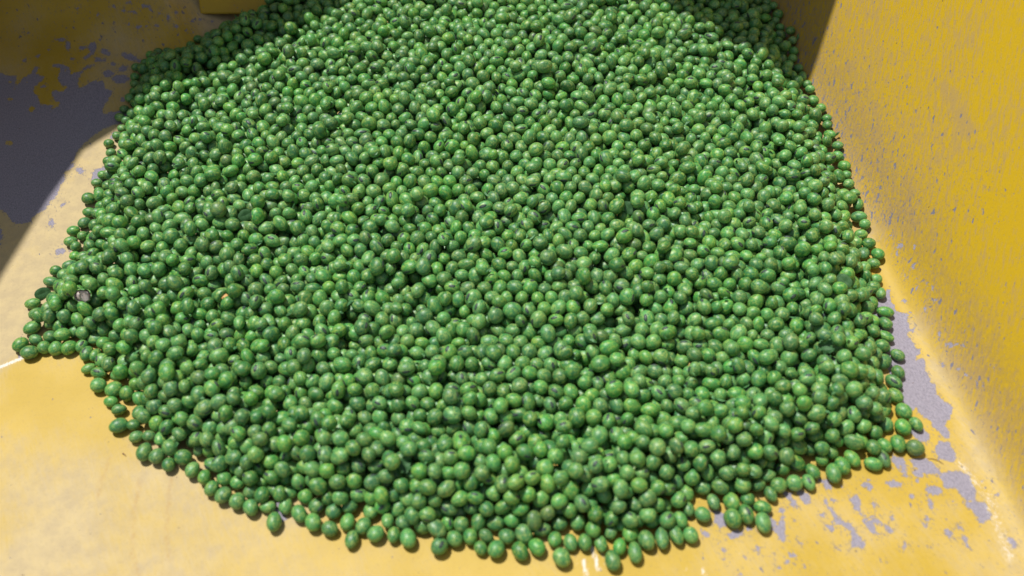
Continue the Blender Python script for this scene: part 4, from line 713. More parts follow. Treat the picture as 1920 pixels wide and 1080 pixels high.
61792058410102287,39367228951684678,69380925029443935,71351816631761502,9739290664061268,27718830845889230,20189874211035971,54427583983303469,
45796124977293388,4622731022772479,54513019360504917,11091809959150942,43066964949953928,70095692459789287,54930798598008036,26944379811735390,
27189621891222620,52272059740669455,43602101840275535,41804570879679873,46768111142819625,21911949520403041,68870061667775322,19230856612890094,
69671366420327455,58948293809306746,9672666306668409,40104761170360000,69781335466894963,8254159511778896,26888320101049760,42604877069905327,
17633767812618232,27961529787495381,28455692565915583,50962024966346892,30720926975818892,52657593617500629,14979922870488194,23367478269947081,
21143269890569438,25623209383969476,59420086244681400,17649022456490637,61153537734613215,52330883745585818,40921730504494335,30683662827517682,
42543012898491450,57221769718880377,34091341994847258,19944562856716561,24337402478437570,21560174303075251,54172188422052366,71879823606310980,
11186178623891340,53611470862055045,41036391573133316,40805219186866785,26874853721025218,41998669500918634,40682314537547922,71628291143711600,
49411782308096589,28651920612853568,70662542241970453,45220892175305236,54901868096671119,40677915968362905,13883075345742581,29737156311123445,
55565972801027392,56813075578123131,30168267696708669,48137549044344202,70311180380519133,49949837610806737,16440916763088213,61549047430804217,
47170565666766176,68031410613189734,58789002431895455,34141696219093692,30009198966818979,68974223032335809,52557726281205868,68534969525951386,
11427245984128133,44554673073153910,56667889611511228,10402037907449405,62760281692185872,15836528243348373,17041284064849262,18379287025493496,
54543873765492216,28625997251021243,60353486966716062,47050873199967249,43609540755982510,43463391539656798,59457796159944171,33275401206228508,
42248410776886649,39294385599089851,45958251131541460,13573629524269577,34187531577179418,27242072371558732,54673392296049990,9155687824641542,
53072143455996853,69094863110502242,7183836664220466,61486448669960045,2521599046592287,13077441824283449,66130199972752809,60300073712620684,
9997089884007888,3488651163342019,52393091983186084,66183371655980262,58781408475741471,42623947058381756,59278490135151920,9756384434894327,
40847274682943148,27488139097897884,8772768069121705,45774083234720061,41243545124510566,61089039254618860,10382814961105188,45702633239788157,
71762225685224264,61088867456799461,17673158966617139,28843184866901101,58219884181896538,13905958798367474,71145074000697898,24529732321659314,
27878257599919254,28836981964752085,46915170957568036,29514659098122770,47512581374114270,6429637817113522,31439234281725103,34483111087425948,
69288306116933167,67953842905103772,57504016715343366,16028857617126748,47721094947358261,17387939858139015,59314946895849147,47477657189267476,
25510650372011266,19334660593223691,41468687005465547,27419523118537384,30358808753968270,56235695813368801,17547472131868943,958555643298900,
14852858308195169,20923815251687545,44413025101884363,58990883727214936,16103778891464052,22700280953705487,45453403989727316,52456759200738077,
34543052130035149,3675327870786796,43304563836086399,41731849135536808,34363282985064278,1273686131291657,68621282399897960,46317877119093626,
49815129530505284,46017710709118888,27117328786459908,36461664067534192,66917501841056979,21645213577483293,39552100883654589,40918483742452532,
60368260825995309,58638935901662152,19283325764679731,63902586447041268,31144874709474122,64453978173650163,27283493187164379,30722730607369365,
15070754129245907,38991522076814537,67839700537093071,40217769107387976,16639000657181465,29419722742367254,15539866076959832,37891237639969804,
15436511434681695,21207813452029375,45873709841541729,28936058339572785,9777894264318475,23198378881743052,66077492978826113,55869026448407054,
28924137138010320,30070118265357374,17756359325898326,41843826210587508,54137622223227216,45854861320863138,6080683575035625,36323058658171776,
62741112318532102,68020037022701102,902737691438518,26249334028871459,28211186922558600,25203389249473112,39146741398599062,60928993221721598,
54337491372578445,41865885294491561,22827222986648837,17760278350390757,44055356224943912,5931474263379202,1947703286023333,29353855286314956,
68304896968080073,40366476559162418,68262275262663154,30208946985866797,40293755856968637,21258684854221262,52559065243997307,33942166874473255,
15890524756525960,22580364252376409,9469068939315035,59781053182073725,58905135276491579,58778538784130475,9872314323314989,26733564700939373,
27820157755459292,38395533306076585,63163767700958719,30729842924342369,68068193223830451,68959639573891890,10920406540175259,23343907523181725,
25184663513401329,2450318446664392,13747542704629024,16251645492487193,36529249629825638,55038135764591435,31839026847784190,46640413344200884,
8351155451688901,52610469274565196,41837211254908021,12037132156942762,31159873301912185,65591732071500823,497088550610892,5306347660227312,
38339649939130412,30107519271529633,42446565718669152,53881778080287867,32206486852709557,37431658370362440,17034841834980947,52507303287872593,
37586157922220368,22070105042050484,56791704176817407,46481086114708535,56320083179625208,42312885498057504,27481869873424584,19802399124031976,
69864177436731769,71751831534251132,18838900384220955,34261009978031070,68505935175898993,21229065353417918,58374881432118856,54906471663959243,
36053198193895642,48283547588630289,56267667832560346,29183997506768277,57803959900597528,19998402892129464,41455905843259200,58623973224770276,
56525692034307685,29505088282838432,55617494326615203,21758702115364344,61668998517992989,37397486616351940,66228623280528577,69016535786669179,
52104985425934156,10772745144159219,38354663832389798,13740464735885739,71436478069271676,24596922221807045,27926826919267319,22876341160619004,
249869966264442,50283041809037072,58050146197724391,56079118149756584,53142460213441974,59593173830543109,10738197450885319,42858830952164376,
60313525750760536,33030261582615766,27063075162422234,54319260783252250,51043269663554227,23310355622144968,38940978549703981,26127906812873099,
56373819687561956,50414743392392879,60928512085593570,304380027309287,20754593006132139,58931491302205486,52663260875106919,9547372882442017,
57664785495677825,54127588304610750,57235890415494692,22864950145381644,46656887205238206,36497348633471933,16020233692477696,16810180739663756,
14332464839296187,31069814128006127,61809101111549384,17079097266465190,15369613424522192,14887062571635434,64443515599947084,25476583666370815,
55478304803768297,65712162817801279,56018629087897910,61651851769746170,56586731941088086,55497700137408125,33003856256083112,14438689766217793,
14225159326475216,20500896579222882,63656607626749530,9206679505718397,54460928418391194,33803081407707892,56064189864389139,15344719822133233,
18725184880569606,65786054360091068,32803745679871088,57557532781910528,54667258607785570,28380993577084018,10377419237526378,53810741170948188,
49274258181260678,6697267801021337,30882040271439835,22326241912784157,60912981350182348,35406633519856325,91607648642914,55623095231300899,
2046591670687272,57033047347106808,15529747181094419,27451047689946706,46598871246732401,42296276740442111,9489014447573499,435635255446141,
47177198491269841,30081423526034452,17325335541112101,47310012564854059,14885349252000150,57736150179190779,26930223030394069,18226419508487248,
36471525660525565,14790429755492007,14483081106750744,27922548601625924,9486385242344497,67733545187767090,68202538794460588,43521751254026910,
16197203608439135,33593178001635061,30095631278779399,52107130091868996,41514060572604975,71014902251497262,35738031627139671,23367479220205529,
46668535743539334,53596868024174708,20400154211219523,28067650849455034,16055881654961963,20884298618932659,56397512290003864,50510331076224392,
21362674342012434,53578519940315421,54646076791432504,16158720083430392,33350751854222343,53284621999572052,18253152090753933,38468703652497124,
55794516132772867,35868719899510502,25634362808580289,35138351165057766,30755181264821748,57727713427968845,58381477563913471,737534707891685,
34246784457735399,38602811377445022,13675883693208632,38944568889914750,69165144129008948,46840658310471075,12836615828044172,10601548637268626,
4747284958714153,21529765898868294,10979660224149351,71660830435469565,71060702190953731,56001738771934486,66786248498244394,4157152876852042,
20021836616375549,21631058325347169,44448055777692209,11081638303722683,44246295193307773,32716591349318993,21556771675469814,50774197273118913,
65609252840891190,42126436151912027,59978502190372924,5180766139718745,25959371763631471,18160570332132780,16531421172013299,70997791271381146,
41274623109281295,61088901817148140,59085849530192677,54001297377108852,24429246714033730,43798362748912785,41408230407165682,57196958059488063,
28118158251688912,20664465077404499,28170884239657586,49992942285589474,182576176298518,24462318074821938,66778069382964729,66809663444289969,
3761347596379780,2716536920258488,68565154928393137,41568983717169081,58291490533090934,36453504813742899,19405905478125863,41595682197621160,
15457111119854494,30220907872421966,7008944232828289,53368751116639733,7543239060257427,18062558944647133,10901010954217481,60928494957018567,
14539602874846161,9385229736924224,10440846292663528,52855006334024227,28380100693052290,69186070131415788,61791525885095424,44241275079574347,
61651954850788082,67454957974620562,42431499369532703,70798229877033212,59290171388785890,52461278044640965,56041391273278503,25060087669105404,
54439713091864500,31474847345470742,34213851083339500,27201627964614099,14809257665803380,13744277608305564,14820819964455566,49898057900485526,
466265718033638,53693109483341807,29612945367104459,71222021492733916,32967452464778599,42407155099519018,18686412455713224,42158837045455278,
59911583950687703,61089004896555765,18342366300267920,26081485546498899,10479226271974339,11054527228706190,58065332045385212,66633415994113002,
2629658128927958,17060078594534450,12148473627707976,39189052599415630,24046169011738297,40390376817600526,24900213483666933,42402412104924094,
45854073268234905,10781660220087547,61634362700268705,32814258452948359,46834476207073088,67671166548002921,67100810989426708,13398687578801442,
66777056237730298,47123388806294965,22422243139828471,66670147093302109,59482828745287419,67775895114975528,35123578062600548,24916158494743134,
58453993567732596,53916396034948356,2042054822336321,70731347369129465,21125641535112072,60929525413490111,41213994975024251,27225527430612743,
43714198203864148,8573170027682129,6065786464359440,26994887568143857,26092842482866521,47082225969800697,43492560712213804,23790549847416003,
57686054670670483,20908920542415506,65473672666344130,4353418034158924,26689602738874486,21468294912010879,26133438097200400,44129349803957693,
35422077378672154,37884588945790351,13237951726049063,41951957984283380,22961433062566137,6323949191624772,20991383072914425,13895169384352289,
71120523484628542,54197184911771610,9276481463158421,4605720734159958,61088506677199605,52083406492122212,47677352827234964,31968908090341454,
28067445581035775,21910900174378291,46353113804286668,58948500018805145,53138919931977162,23333719927786816,43394620374034976,39549661748827614,
60911950944562634,34046451130128869,44370933565514885,65505884266821270,16735259511793351,36972939339479418,20998200373343526,58608818865731421,
29164105127536508,10470411252876082,55023553013553323,54459159833504092,61774981401423381,31036796337309504,47941890473665909,45163715775517860,
4656693540594856,46122610911245573,26431388244895852,15473157093927360,46473817077900239,17162575271565318,20967226350427533,49194183551502759,
16210586521173134,18345821599623451,60911950794558880,69429165224226144,54280092594359721,36339001914193421,47540088043576025,30573781312973878,
45323437893478851,38645451661719797,61088901816709884,64522422504246292,63870185196118804,46327052377987271,58181693938280493,46472668196740173,
44975287843765038,29610127010227755,59191953711103402,18284934294787132,38159912971306737,60753879396001707,34821161005209722,55458667392747304,
30287221189920934,57023099918361962,57714005027366328,59369611825731068,17260430662593578,52291437121998062,40986052033488140,1748880578256108,
1189452917628145,47196731279567455,61142967421019096,887327461701825,21621609026857811,4919941467540377,60962167266418090,55023363963349275,
49914672402700541,2525428814088727,14013606429829852,71022151872138003,61089090795627276,14353286835091219,10841772039136973,44946167966030816,
57625663643829023,25837050622024620,24287253079606106,71821239358999324,37356339460588609,56563161132332630,71431255595551051,58614711213505711,
10492540921134384,68002909078588716,29160822533868650,24264199864174433,22345088396683134,44517788428503573,53026219165395748,6970410173580946,
46923072743381910,16374102962144241,48460000461305228,23016269710588473,7167532646189925,54133034120752059,53172711509947140,45747316856600565,
60557340676947363,69033822145103807,20012509244295625,39832906990197305,13570400870734688,39844949475047152,19020868599478916,41274348276147908,
40284308036991537,27996369826923387,35054686532584892,13853903496571596,63475461901200849,25668448326690991,59926444870048651,52168755863383200,
9142307184991301,69467972590523396,15030688915870652,813454631927130,38028108699178091,54275558115416692,33463743635224389,60099412500131233,
33501246317897009,51627487168947494,148473255586565,48541296949717566,24547993986241849,2759487352417117,61651920489775878,52063512818702839,
45263480334964987,28502212670571314,41439652908194273,59223137452468878,20374075291952754,56012065203451506,32992930601282376,13566122258678999,
61791508404112860,55823722550127559,3714258212296773,59556461660048214,61089004897186557,26883734710065326,51321118411197439,8058445597588430,
43054733305345751,54685624817145616,13818098615083866,42280676030219788,38698209398005056,19337338624820677,37389825789242463,60643482001495190,
47500194420291977,59349873553668108,12291651145513125,32259176688641393,505917991324485,28774447286630822,41286201729629390,52275630851355423,
44083478594763327,36929954081363130,19043770864204383,68722918038787842,13794838501991607,27879925021365693,30852437661988718,55012075583407193,
58393313954847968,43047225550468521,10963819717851590,42898344821609892,1326119020595662,43246151201351889,2149188857124407,27646416611505346,
27698695908877837,43596019389773713,68369303591950661,43503608826554154,25636149756606751,3796997071555532,61089004928598777,38534108677740631,
2976055730316560,19644687097043565,53078497389406578,68159624974199233,39032733003408115,20645379112668372,1167480867408254,55807074149156128,
17880364769602766,54716187654999137,58238885717769601,1009975461227262,42530643102242437,58749006968071798,10846188931971969,69041690323668353,
12820156673845454,38612602039076027,14867822009885498,63408304445620916,53062589638991128,55404204028265728,11964683894138228,50161271333932321,
10181156011985750,54883705615451454,45976649799975934,6585822579689924,23511447318362717,49348628929627748,66875806884371815,45536567854015502,
29681665401834489,38446268410099661,28685953117738238,46534877407431086,9870614090873306,22597887652341017,714549085842857,24565377610567105,
34510806096440103,21211920217154803,51434884092008113,9769818314435324,52112750020271198,49917609787143873,30859756118312052,55557485928441068,
69014991410861219,56552887233051981,66061670380776443,52238524336412309,58732101322012065,32504179256444942,67964152841701359,13302291061832918,
54088108171642892,29065095578493891,55054251087311877,57869259337182070,70838051774150328,10574695999616707,51678957942510775,66235357584864201,
57324607710628514,53073224585311710,17039907794958137,11982101445001957,48591649363717064,27248444920227380,2671629043944142,16145147363929467,
55259670300343687,13710313814472034,71338947852950519,33340253176570623,61790477378801054,25398568959814676,23143487179642164,24033748588178725,
61651886131565289,14311763796425922,56001775418546287,28846534526895785,55040888054307196,15460890977635036,30704366806624952,60381627156682892,
35087552057514364,42522207878421552,24570154636364591,14908178581237090,14957315154646956,14313465112991608,41824534161419129,67118970665724513,
15280018344865176,33699932784581648,16794219664756137,43273775291430370,38682611129824648,41523525754045917,55668105945578895,34201655457876496,
8608492551277915,25721516773558418,22102526530738071,1499086302234467,23305458819684471,15310360777206680,54861717939858551,60440399153718494,
2547107296550261,40722427948076002,65429675191511365,26831783405738332,34662194367591722,37072838576249443,16948907120760773,35839927084411431,
42959332847963475,66571293992367982,3876591352248520,22335741453645790,25288926220781385,60963696488889888,20949101985076571,71603688936500297,
26084715079361732,27527274383653544,56705186615633638,17988960533707008,17808585193513755,22023014236470747,48283563742137144,29691061946488538,
8873424534616123,52412830013551733,38583156040759777,25742372260653049,39139767134123865,739616174524604,49453031680322378,13572119349304217,
35936027409810210,22757867953621085,68424469082515009,16560917308763479,47034157727602730,21100954345285442,20563466400734212,57275712977218853,
21098001173072712,59829570730915513,33280211091581216,15318108259118387,58681645189720963,67247974104430637,21864582772344363,43747854704700321,
59699413572994682,40952139123539172,4225856612502632,54223640667671759,19047154527590344,24475186841741482,49807692194686413,10811054926937308,
55002249064197352,34703443487356503,29315373825919688,20238543672466740,40071465882469730,15420225262864644,38379386488556864,52288052616219060,
36327164492512125,7376233077590084,7559231067688321,55400840739178347,36737162847446469,7515458464950452,67452602904958357,1927585323506900,
66384444305310633,39653703013611284,15696184111088883,47456591125300191,66015129213285947,55106033627872288,9632037141948607,18420294488917559,
56388852884054913,31978131077280693,68459068425881033,21073467678292989,14028363467737057,67812247818897349,69915064021801094,53273817106561887,
69728489448351110,32593256791214413,14661218597774395,58306709105743143,42381608013882636,29974616480905148,41461883825990500,37900548004005108,
3253063052815705,40192325403340061,57180621416952705,60455621689292840,23698671312477425,21512274503760303,61088953357374213,50026253600193242,
31433531004017201,61070983684940690,4597217874386265,52888489466578393,14526889336476651,16632848986006382,35867053687299023,71857418821170837,
14339027349417181,38901619999349543,55617186696243299,41523644737352617,60209036809729004,46544239142571120,8964185331303978,24499787257857939,
37538327199824966,6921188575306804,48094928949679927,7632332697111812,53805928972396768,55586639580347791,29337378501238208,10445176910910896,
52964921480551877,28103366555438459,64843394688002846,22072581886384526,799333416728397,9808096022955974,4072612586661124,71308039527648595,
23140102060454895,44826392021405,54702495265531601,60483847227738050,68727007195654447,69285488284443884,59207760544434063,47995732538071803,
26377735714749102,24929470447869385,14921356489812838,44296354479043585,68889594580561288,43577122019937070,48437562966191335,10780904804931595,
53108151178610037,1732612327525221,35345850027538103,37523243810879034,31776559048488694,38441404646135049,47126277073025476,1401058892188287,
71294590590007327,51389663423959858,53647977155172932,63099053499164742,25258621473516535,21622365254802778,48226524929468740,20737634342657455,
45873159246239370,67474130337057367,65825910100290411,49835488347727627,12565721349692100,20476003270450489,42662893939477604,71628185985572266,
38514489671415904,16207802661873553,59028641601791065,20523042336828689,52615157649773785,28962171986476029,56362929890421655,6640091402141155,
14370739819943693,46023448691960519,17792267652099023,21503481639548882,1004185401559732,59533850771514376,31920855000791442,16072682573698278,
55410888109678027,63750858492631264,71857316435720743,60366181291656322,1317529023331733,54753861070808504,9897618473372849,15690223971407394,
21345236805237347,61565094036890562,66546348561975593,38935205536024322,7254134506320921,44655948010640904,10635752793431241,58259861430175753,
10989865049348699,42926998977254436,27976682260843399,35718083536925582,4017445321708262,30163593951962551,10805523589508244,32891035147484318,
54186807464683412,29198893778839778,15879443351115864,44833897048452373,44554793330194062,9723072414334252,44884886375900965,9439449935686765,
56085802090666351,36774184590968385,65995270424188824,23260361126192166,67122405332714722,41734562783067270,43289322233537655,39614102038813041,
44653010339826877,67777886549189538,54788547511952567,14216842641728358,58745192518937961,68897877000160707,40064782207605769,68500781300488407,
41821063086941499,23512322785379933,57925301283846752,70255087538239562,69883775315493898,10252297072776957,40047019800586130,35064580808820617,
66136471701719167,19766784769357507,40615723528280307,41460610661297525,54332010709908506,20590163667790526,56903975237126601,48043456461576861,
11520978545601719,13555592037763218,37905067569449149,44001205613185889,58241203980497852,16100222828677529,55569924269357258,42096731657940052,
47628683488642333,5785754892978264,50398387956324376,15508083138098247,3129471988120869,39143512429664320,27360905098422819,27455069142903079,
49252216576120766,15407064963930203,68864874489205967,30146467533715413,18503822501632914,28418565205952380,65948437750650664,59209976985355609,
65558572294419280,21637019923023452,44379951908709565,58999919314717501,43800407977741066,13833579692828432,1823183185861106,2510394935170187,
52598595989935451,58716760151550143,12207159960370008,40772179626935222,23888149437363595,28220446654727206,57477764395251338,32893596679526284,
33412376214013249,16673636061637122,28408447460416431,39865683844597077,34703801240548118,40755259238156425,65690446340261027,3193055563298293,
32290340888306799,69537707437234159,39132139556885937,58220022188639656,11924535144184370,48701636346407286,33803699024325774,43305026516416168,
36003786254713858,4445740968904250,22931642301977886,5006939518002339,10043303109711192,41364762906870591,39684437723989777,27526036138322457,
7547874952307568,29569909379054666,46863269216369321,13215070110218280,32743855047267563,29316968184279899,67706762863332039,26840921151499378,
66303509971774280,6964223524132091,60706671068453529,28195692682442847,12778425562105236,28380168878095602,46984369467947766,21006843574553051,
53907855499099487,17101480999933786,69904616895331047,18125711250429453,42281002494608626,18918905723705786,47542114952747227,8500104818918458,
30568161868916025,10345000301673362,70546165526787405,31938995162961828,4236818885798502,6858913583073785,19318132952058003,44053209720026766,
8667385443355909,54231526158309113,42012944857290714,34686726612925006,40241477274023562,45902707826219425,35142149093624397,42477111084973356,
28540420833033682,35293880238210504,15706835964245572,2379210644090195,11062088493910899,12643906766785445,52712670653437483,48720532184787776,
20702502768936331,17321916262485268,59832867348834746,21091677469922438,70096118284292863,21705018684000399,49058323435402716,40890481092778733,
13363023123666654,43181794521541170,16297221982857750,20877222722669127,28823048423269414,460768641476898,20528763015228055,41876346734216046,
3533970466538586,23325249413092245,49228936625277074,53591352178726614,66946243007610082,32189048685784362,27148751454767818,39149628678920561,
68015983417366928,34045179531422764,40976656027069180,10788584028095962,19287738984365381,17339974111647801,18816100267842991,21132359734879832,
61651267958604602,14535427725596814,35058328680020754,48640577124088761,53809826941625659,57185653972489388,52624382027089656,54497504607614422,
31977273675180378,29653627210894591,17216930563368174,10194228884185992,23492204521569360,68226761532945514,13308783890638349,50934811892208962,
14559051075991930,15485131535068059,44088064571429682,49809770401610333,27185118966336688,48743279055580234,45395249746876477,35401685680973813,
55434993173495156,42299213355859149,66056017115561304,55449663999095694,53179431510575633,13838028121267526,56616450579367000,28212133783680600,
14764899253926252,30817992846833884,51977440800405997,34013567917667861,4172272768181977,5983682730099793,58894038304764983,1770613412246689,
12746763483274008,33998913907374115,17806440562959621,30672926455101023,20747136792660653,27745219243097408,21669507156830970,61070760044602137,
2683483044788340,8860144682273591,29526976109434175,15268046907517846,70735606866921184,26105003815167377,42841633450092617,3480303071795422,
14224197818510498,71403818254154941,66007279021452132,71867469585734519,24440188943428761,258972776035155,42192938520147600,21417083254507605,
71984034714236669,42463470419085735,22488006551707003,59209856696948387,53819860758803518,20887804739136567,45798221292292268,18040549882988174,
40159925261478242,21035413464771577,46841501732549894,53279725692310921,69727630538640380,10209312608740482,1241816567720896,59443124315449583,
48742658518805981,7978386805951598,53283555436918065,16102299346248551,41564068370146329,10195654121276878,22098092448053063,70995007060076845,
43648674713586160,8318531031881381,33487091395815283,41875523235059621,10511643915826161,20416060861804004,10790953314936677,8726640221620326,
68892223426251388,67822467454055421,9152922484085653,59569670544725492,20330454563865785,60687239793413413,49312757259205211,55454819084007274,
6517015909567331,14816937280826461,36835138500027580,36931515622487268,3037509345360270,13906334689127609,32869045604326554,42035775883984122,
60456187430779239,59573675050989412,40931626643093365,35777597508756747,57695382453382543,69500066719193910,27723434519772439,70091224365660953,
30059930295735870,50797769047267161,57796640620840549,68073690813326915,41525534437256445,1412067827348729,14766307001859503,53675859955636186,
19547568627505193,60741732458444164,8681902989370966,35645793405283026,881503327065583,37212306638662375,17474267403799852,30247226371176544,
56561014028966490,27991009373168691,54579983955051561,23032179311060645,41630967786681715,69321841513524329,15854016726291645,35942816125099032,
24714035774374752,44743684593150208,18722367939052753,55773075301045596,55439802343933712,35167591926822263,51520026619292990,68253563922987637,
57661848126351252,54938993411126748,59513063615108775,4734002469088435,33483068980182445,38237427988446519,61070828982236001,8733906210617404,
58256493857957984,15623789901809430,54367434326044121,44340731350402956,42466149622533409,15541841544346588,41469854231021145,10494258586299081,
43772421160544212,23874507659503627,65974413101652289,4123531888505680,8491823700404538,55616634707052047,31035490714847268,11678586773919473,
11009052864407093,28759173562942541,10487283246822339,45272825288985810,33366041483336191,13747163559806161,31185710366823714,437919318418882,
56439310090826658,9753617737710892,2436074566723029,22169937348658209,49290715474093583,10686381266008959,60392657062702419,53710837108293068,
34452908746036831,56205201442494144,33361333914667535,22053218010758437,65448792578502043,43267212670293490,59468654895278970,27166652728686448,
69510683693418998,54885218754673801,21759099685537968,11128968099345546,22490875343537131,29154430245319656,38961662081557765,65712265377847373,
40125152229538190,34046983940068568,51310296169605427,16047978370943734,69531845514646333,48322698648757542,23316024779728223,15385503757618399,
9899232759401797,20118419910075660,60705260287538336,6945980484221281,27467812623537500,68881779361344611,29585972651219219,7030849476004195,
42159369007885030,218067740797637,6599666549830462,17190096533076479,622086340912137,68721490643896013,47379917435622819,34546969855486738,
29109093288339947,61651954864882431,68453760104904025,21298282039510041,56688762064969010,43697119243727937,45430845507116162,6071095812732816,
70003521656122616,33609172340185027,27894116580817252,53439689231919653,23424772141589540,15954191671305260,49146368933819392,49840162369087146,
21276806720216536,25616100915324689,485164276131631,52941110362675087,23392698015206281,5443772385061547,707728859379854,314720159195960,
35877118305363372,17182947537657206,27641262949378762,16257142238987756,69685488117254779,18774559259325465,5778178843072784,12620610878908203,
901500893570452,15342673893122929,28477682131609123,56966148165186664,27262292116425807,15662202750030629,32048911821050807,69336117194613744,
37341653133707716,10219225160061952,58944033129154959,20014174545905982,30630405486871794,15584344520067533,54830862351288458,66710363989427673,
36823628708686104,59277596583431452,56899849923261287,13908379964591489,49371065802869888,4703543729366508,21256450921973531,20914622681908624,
32880709927401820,50977314281059489,7543290310441332,60467560051168965,21214633026864014,24660056646344020,30667326603418279,49294804113374494,
52786337665494019,45059280926501021,61668946278867886,19203867762694074,14416079347575815,53263164632993046,24941222940165463,40904379409116473,
15293936986131769,18991198032512018,64095657860045097,15438624670529366,32939500884789494,59358634478388558,11162676937791799,28228385535030567,
24027201972415662,60450775627426843,17384673836594137,53703486323652928,9102655274744015,63219774003334640,6357536125179564,21628223781276184,
61070811433034507,620953614824988,15592538732948770,16769824749870130,40191948373424605,61582119019123711,21288508135606572,32926082316117673,
59360094534376591,22907640762803095,66716323269858803,71256330165123375,48135128143051445,44158346946007842,34190538151868352,13723817034889333,
42850961464839314,11163827059942622,39774631324616738,14456452519291506,15409453922129256,9520915870807583,59927563661019484,7153066021828645,
15401465436395265,3881607552714993,57630028956234619,41266583227173133,2950355885975978,41530480932254582,67391409238726211,55265581880949827,
27129028913277206,41832985358678985,26348237932886627,52585436577995822,7327975398935031,56739869604414244,15919542210832486,66613795221591098,
13790904324467577,21491849022781073,41964790763518406,46418705971918680,11088406022925030,53686597349361627,5878628864247484,67543278793550672,
34434458928077044,13586891698840775,58486652213982688,27138578921493512,28314782359606773,68584155024051542,29763407183095776,41783989785356301,
47134796303853682,56579516260702739,14720679010646084,42571187240696249,64501512031696606,20498490038487283,15837559859268066,58094590550608560,
20419293630682916,51036895731230422,26708945930230547,38531015088539928,20806303501671420,43145699719089180,41854718002087305,10639067034064221,
1207198811047363,477948211592287,67828635180139547,34459935518891276,26069871806403851,45312115669961727,22547997819794516,128405305101683,
26558038443715290,52614642837903913,13974728990927149,3473775445485924,65440051663395539,59436560667157971,45445241330170433,26862395090667284,
20997857431684411,14281835867520081,48165347550670026,52481774487173820,39558852980251358,1208505033861189,8186210120520632,44634507872569594,
16583129335178391,20365365000185003,40835763683482217,44798898367922972,65564089327184146,23403316228565630,50868618544196166,53340783546870783,
4279458311218485,5320592302175885,17845919833429307,51011519035147375,32200560333887941,2068374300966118,12818798239696986,22622164171859566,
20773387222346650,19275610761385716,33103447369058115,46221394352338474,28837273064584796,53658713431386047,32478874049293432,52048721289959234,
46560644341916748,58983992418253724,27701992616514630,52003398764463020,31424700585437972,2528656310741498,52797709960701636,36423439822559811,
31765512730751979,22281350745512557,610025799919835,30835685797053451,69327305717770512,33853624075495367,41866400894986260,12239355645789638,
41176095530204368,43693067920350186,10981477528294635,48783891527672988,38188396729820679,41242617209891168,57041086478838035,30262686071430373,
67220984299669077,66578044469054407,46565077736174858,9722470715349262,48068351760017961,21633188372904108,51331495174354632,34961795149895876,
27928355042972578,52528159834159460,27839518276953327,66841447146363162,58227579751672852,60258550046615359,65529350639315908,69479794199476960,
31147055425191102,65367946427401556,45883225436359883,48639992725759450,44953296901119006,58827485015702032,41361775822019639,35787939215326251,
15454672282736986,67853940919495316,14556766113438195,34095929017239698,31432223817517839,15437713060382983,52464610335808916,44286048704600290,
9785811632122071,53320459428650354,45644717450013861,55808774547664133,3678007545834563,1867867841820071,19900666014309616,31587169346624853,
60014715847264502,38146821575861635,1993178732778728,51889463598062472,57147242068216184,20621637860498226,8238490510366607,57079828076443679,
37564510195058825,12522031529208083,15631382855633551,973346194024440,23844305133597635,21042887480814565,59959413814655351,45928992915744134,
30219359044457896,49130822429922697,1406418017086250,14994645985740097,8470264161942012,21019127003560987,20684652046511180,40209710021774817,
6800722908027687,61124120685581379,34241476518131162,28912109933508749,9935688466920778,11396029355386147,34583560593927423,57535934176370157,
53791548888657022,14858683624545224,14247013125145971,21745939638446821,11157676501968217,14186606820677775,37331327359076769,59431235913886742,
9806119733254716,19730963783236818,67423482356315252,7692651660790796,14296542300112984,46781629312318155,56551220282394305,67644432851983648,
30729309740996953,41310183769744730,31170745287777714,5391955001107293,8207447125043700,22408806653376702,58326072599340403,41372583477037071,
52117353927124933,20667627362003651,43535012094495258,29989527274839079,52523074338777054,48691602666211899,41877413041100406,20385207932929505,
16153530838422474,28326790552096051,60489842727779230,21236795051717867,38498596563097105,37469918354856508,31913586342933664,31809924553018052,
70326572337826605,10787468710045423,16595260842805079,57115441506600336,67702158827222774,15977937188145837,62142012256832966,30069362283030161,
42352366916019382,59867020815148343,20594818672012305,58953154568412050,58302261271346221,21088878645524229,37212253737199790,65663818885388660,
67374673959564708,54561895327353155,68403183132850427,53208172271539550,33980584484272507,13972665374950774,27209566948195687,67672850340973141,
40446897259621277,58627734996178741,33401931761874698,27929746792090741,58027021597197733,56483272792249376,40273551708636238,66593283231794621,
57285848767087784,41761516767341261,56195937782768421,66672293618705866,16804560834313049,21117447814478903,52189111385097195,58642353033755928,
13596943806532043,14867120129337457,21746197155482394,54456497772222316,54864328437484989,17619522155312451,41000175231515387,66078556217275522,
15943402779850441,5970557725607072,55962827372559153,20455646050633743,29095075187989896,58678982208817862,41716729184074674,39339034364582374,
50959997834507585,41814104383100456,5236806414883488,55045093894210987,28844539984557148,46595794718231368,16524220911611017,14012009814206735,
59050530061986166,10873880763315336,13574694746257290,42090545925412501,20699771115575930,19451688669423453,40436450789140317,60174539939251238,
34619673255302327,53577778954849562,22629294774372986,68090921937209828,39242226979678780,9669778293466627,69385560367560035,9088343336738036,
3209598110525476,17636272896698752,58679531278239546,33138939601503621,45467574710088595,15588056468166471,22444181347924665,58811919301690578,
39709553329423220,45396194164992249,62035910127451502,69553564797540597,43151177820795936,29656170137487663,38361156883610672,27877227546150225,
43757646171047639,18887209640675497,56513750534540621,52608456356378586,71930844507071773,21433146597992397,16268205539427153,57935076144781485,
9889406951252918,9496279858787629,70735230206155074,28897230052332913,43389257606063372,22181756584109473,42961910522927169,35195113015597083,
30168695223446493,55019873897526670,5689151515596895,40986327268530663,58145890132780710,35543659015841782,42530866510367819,2168447606852524,
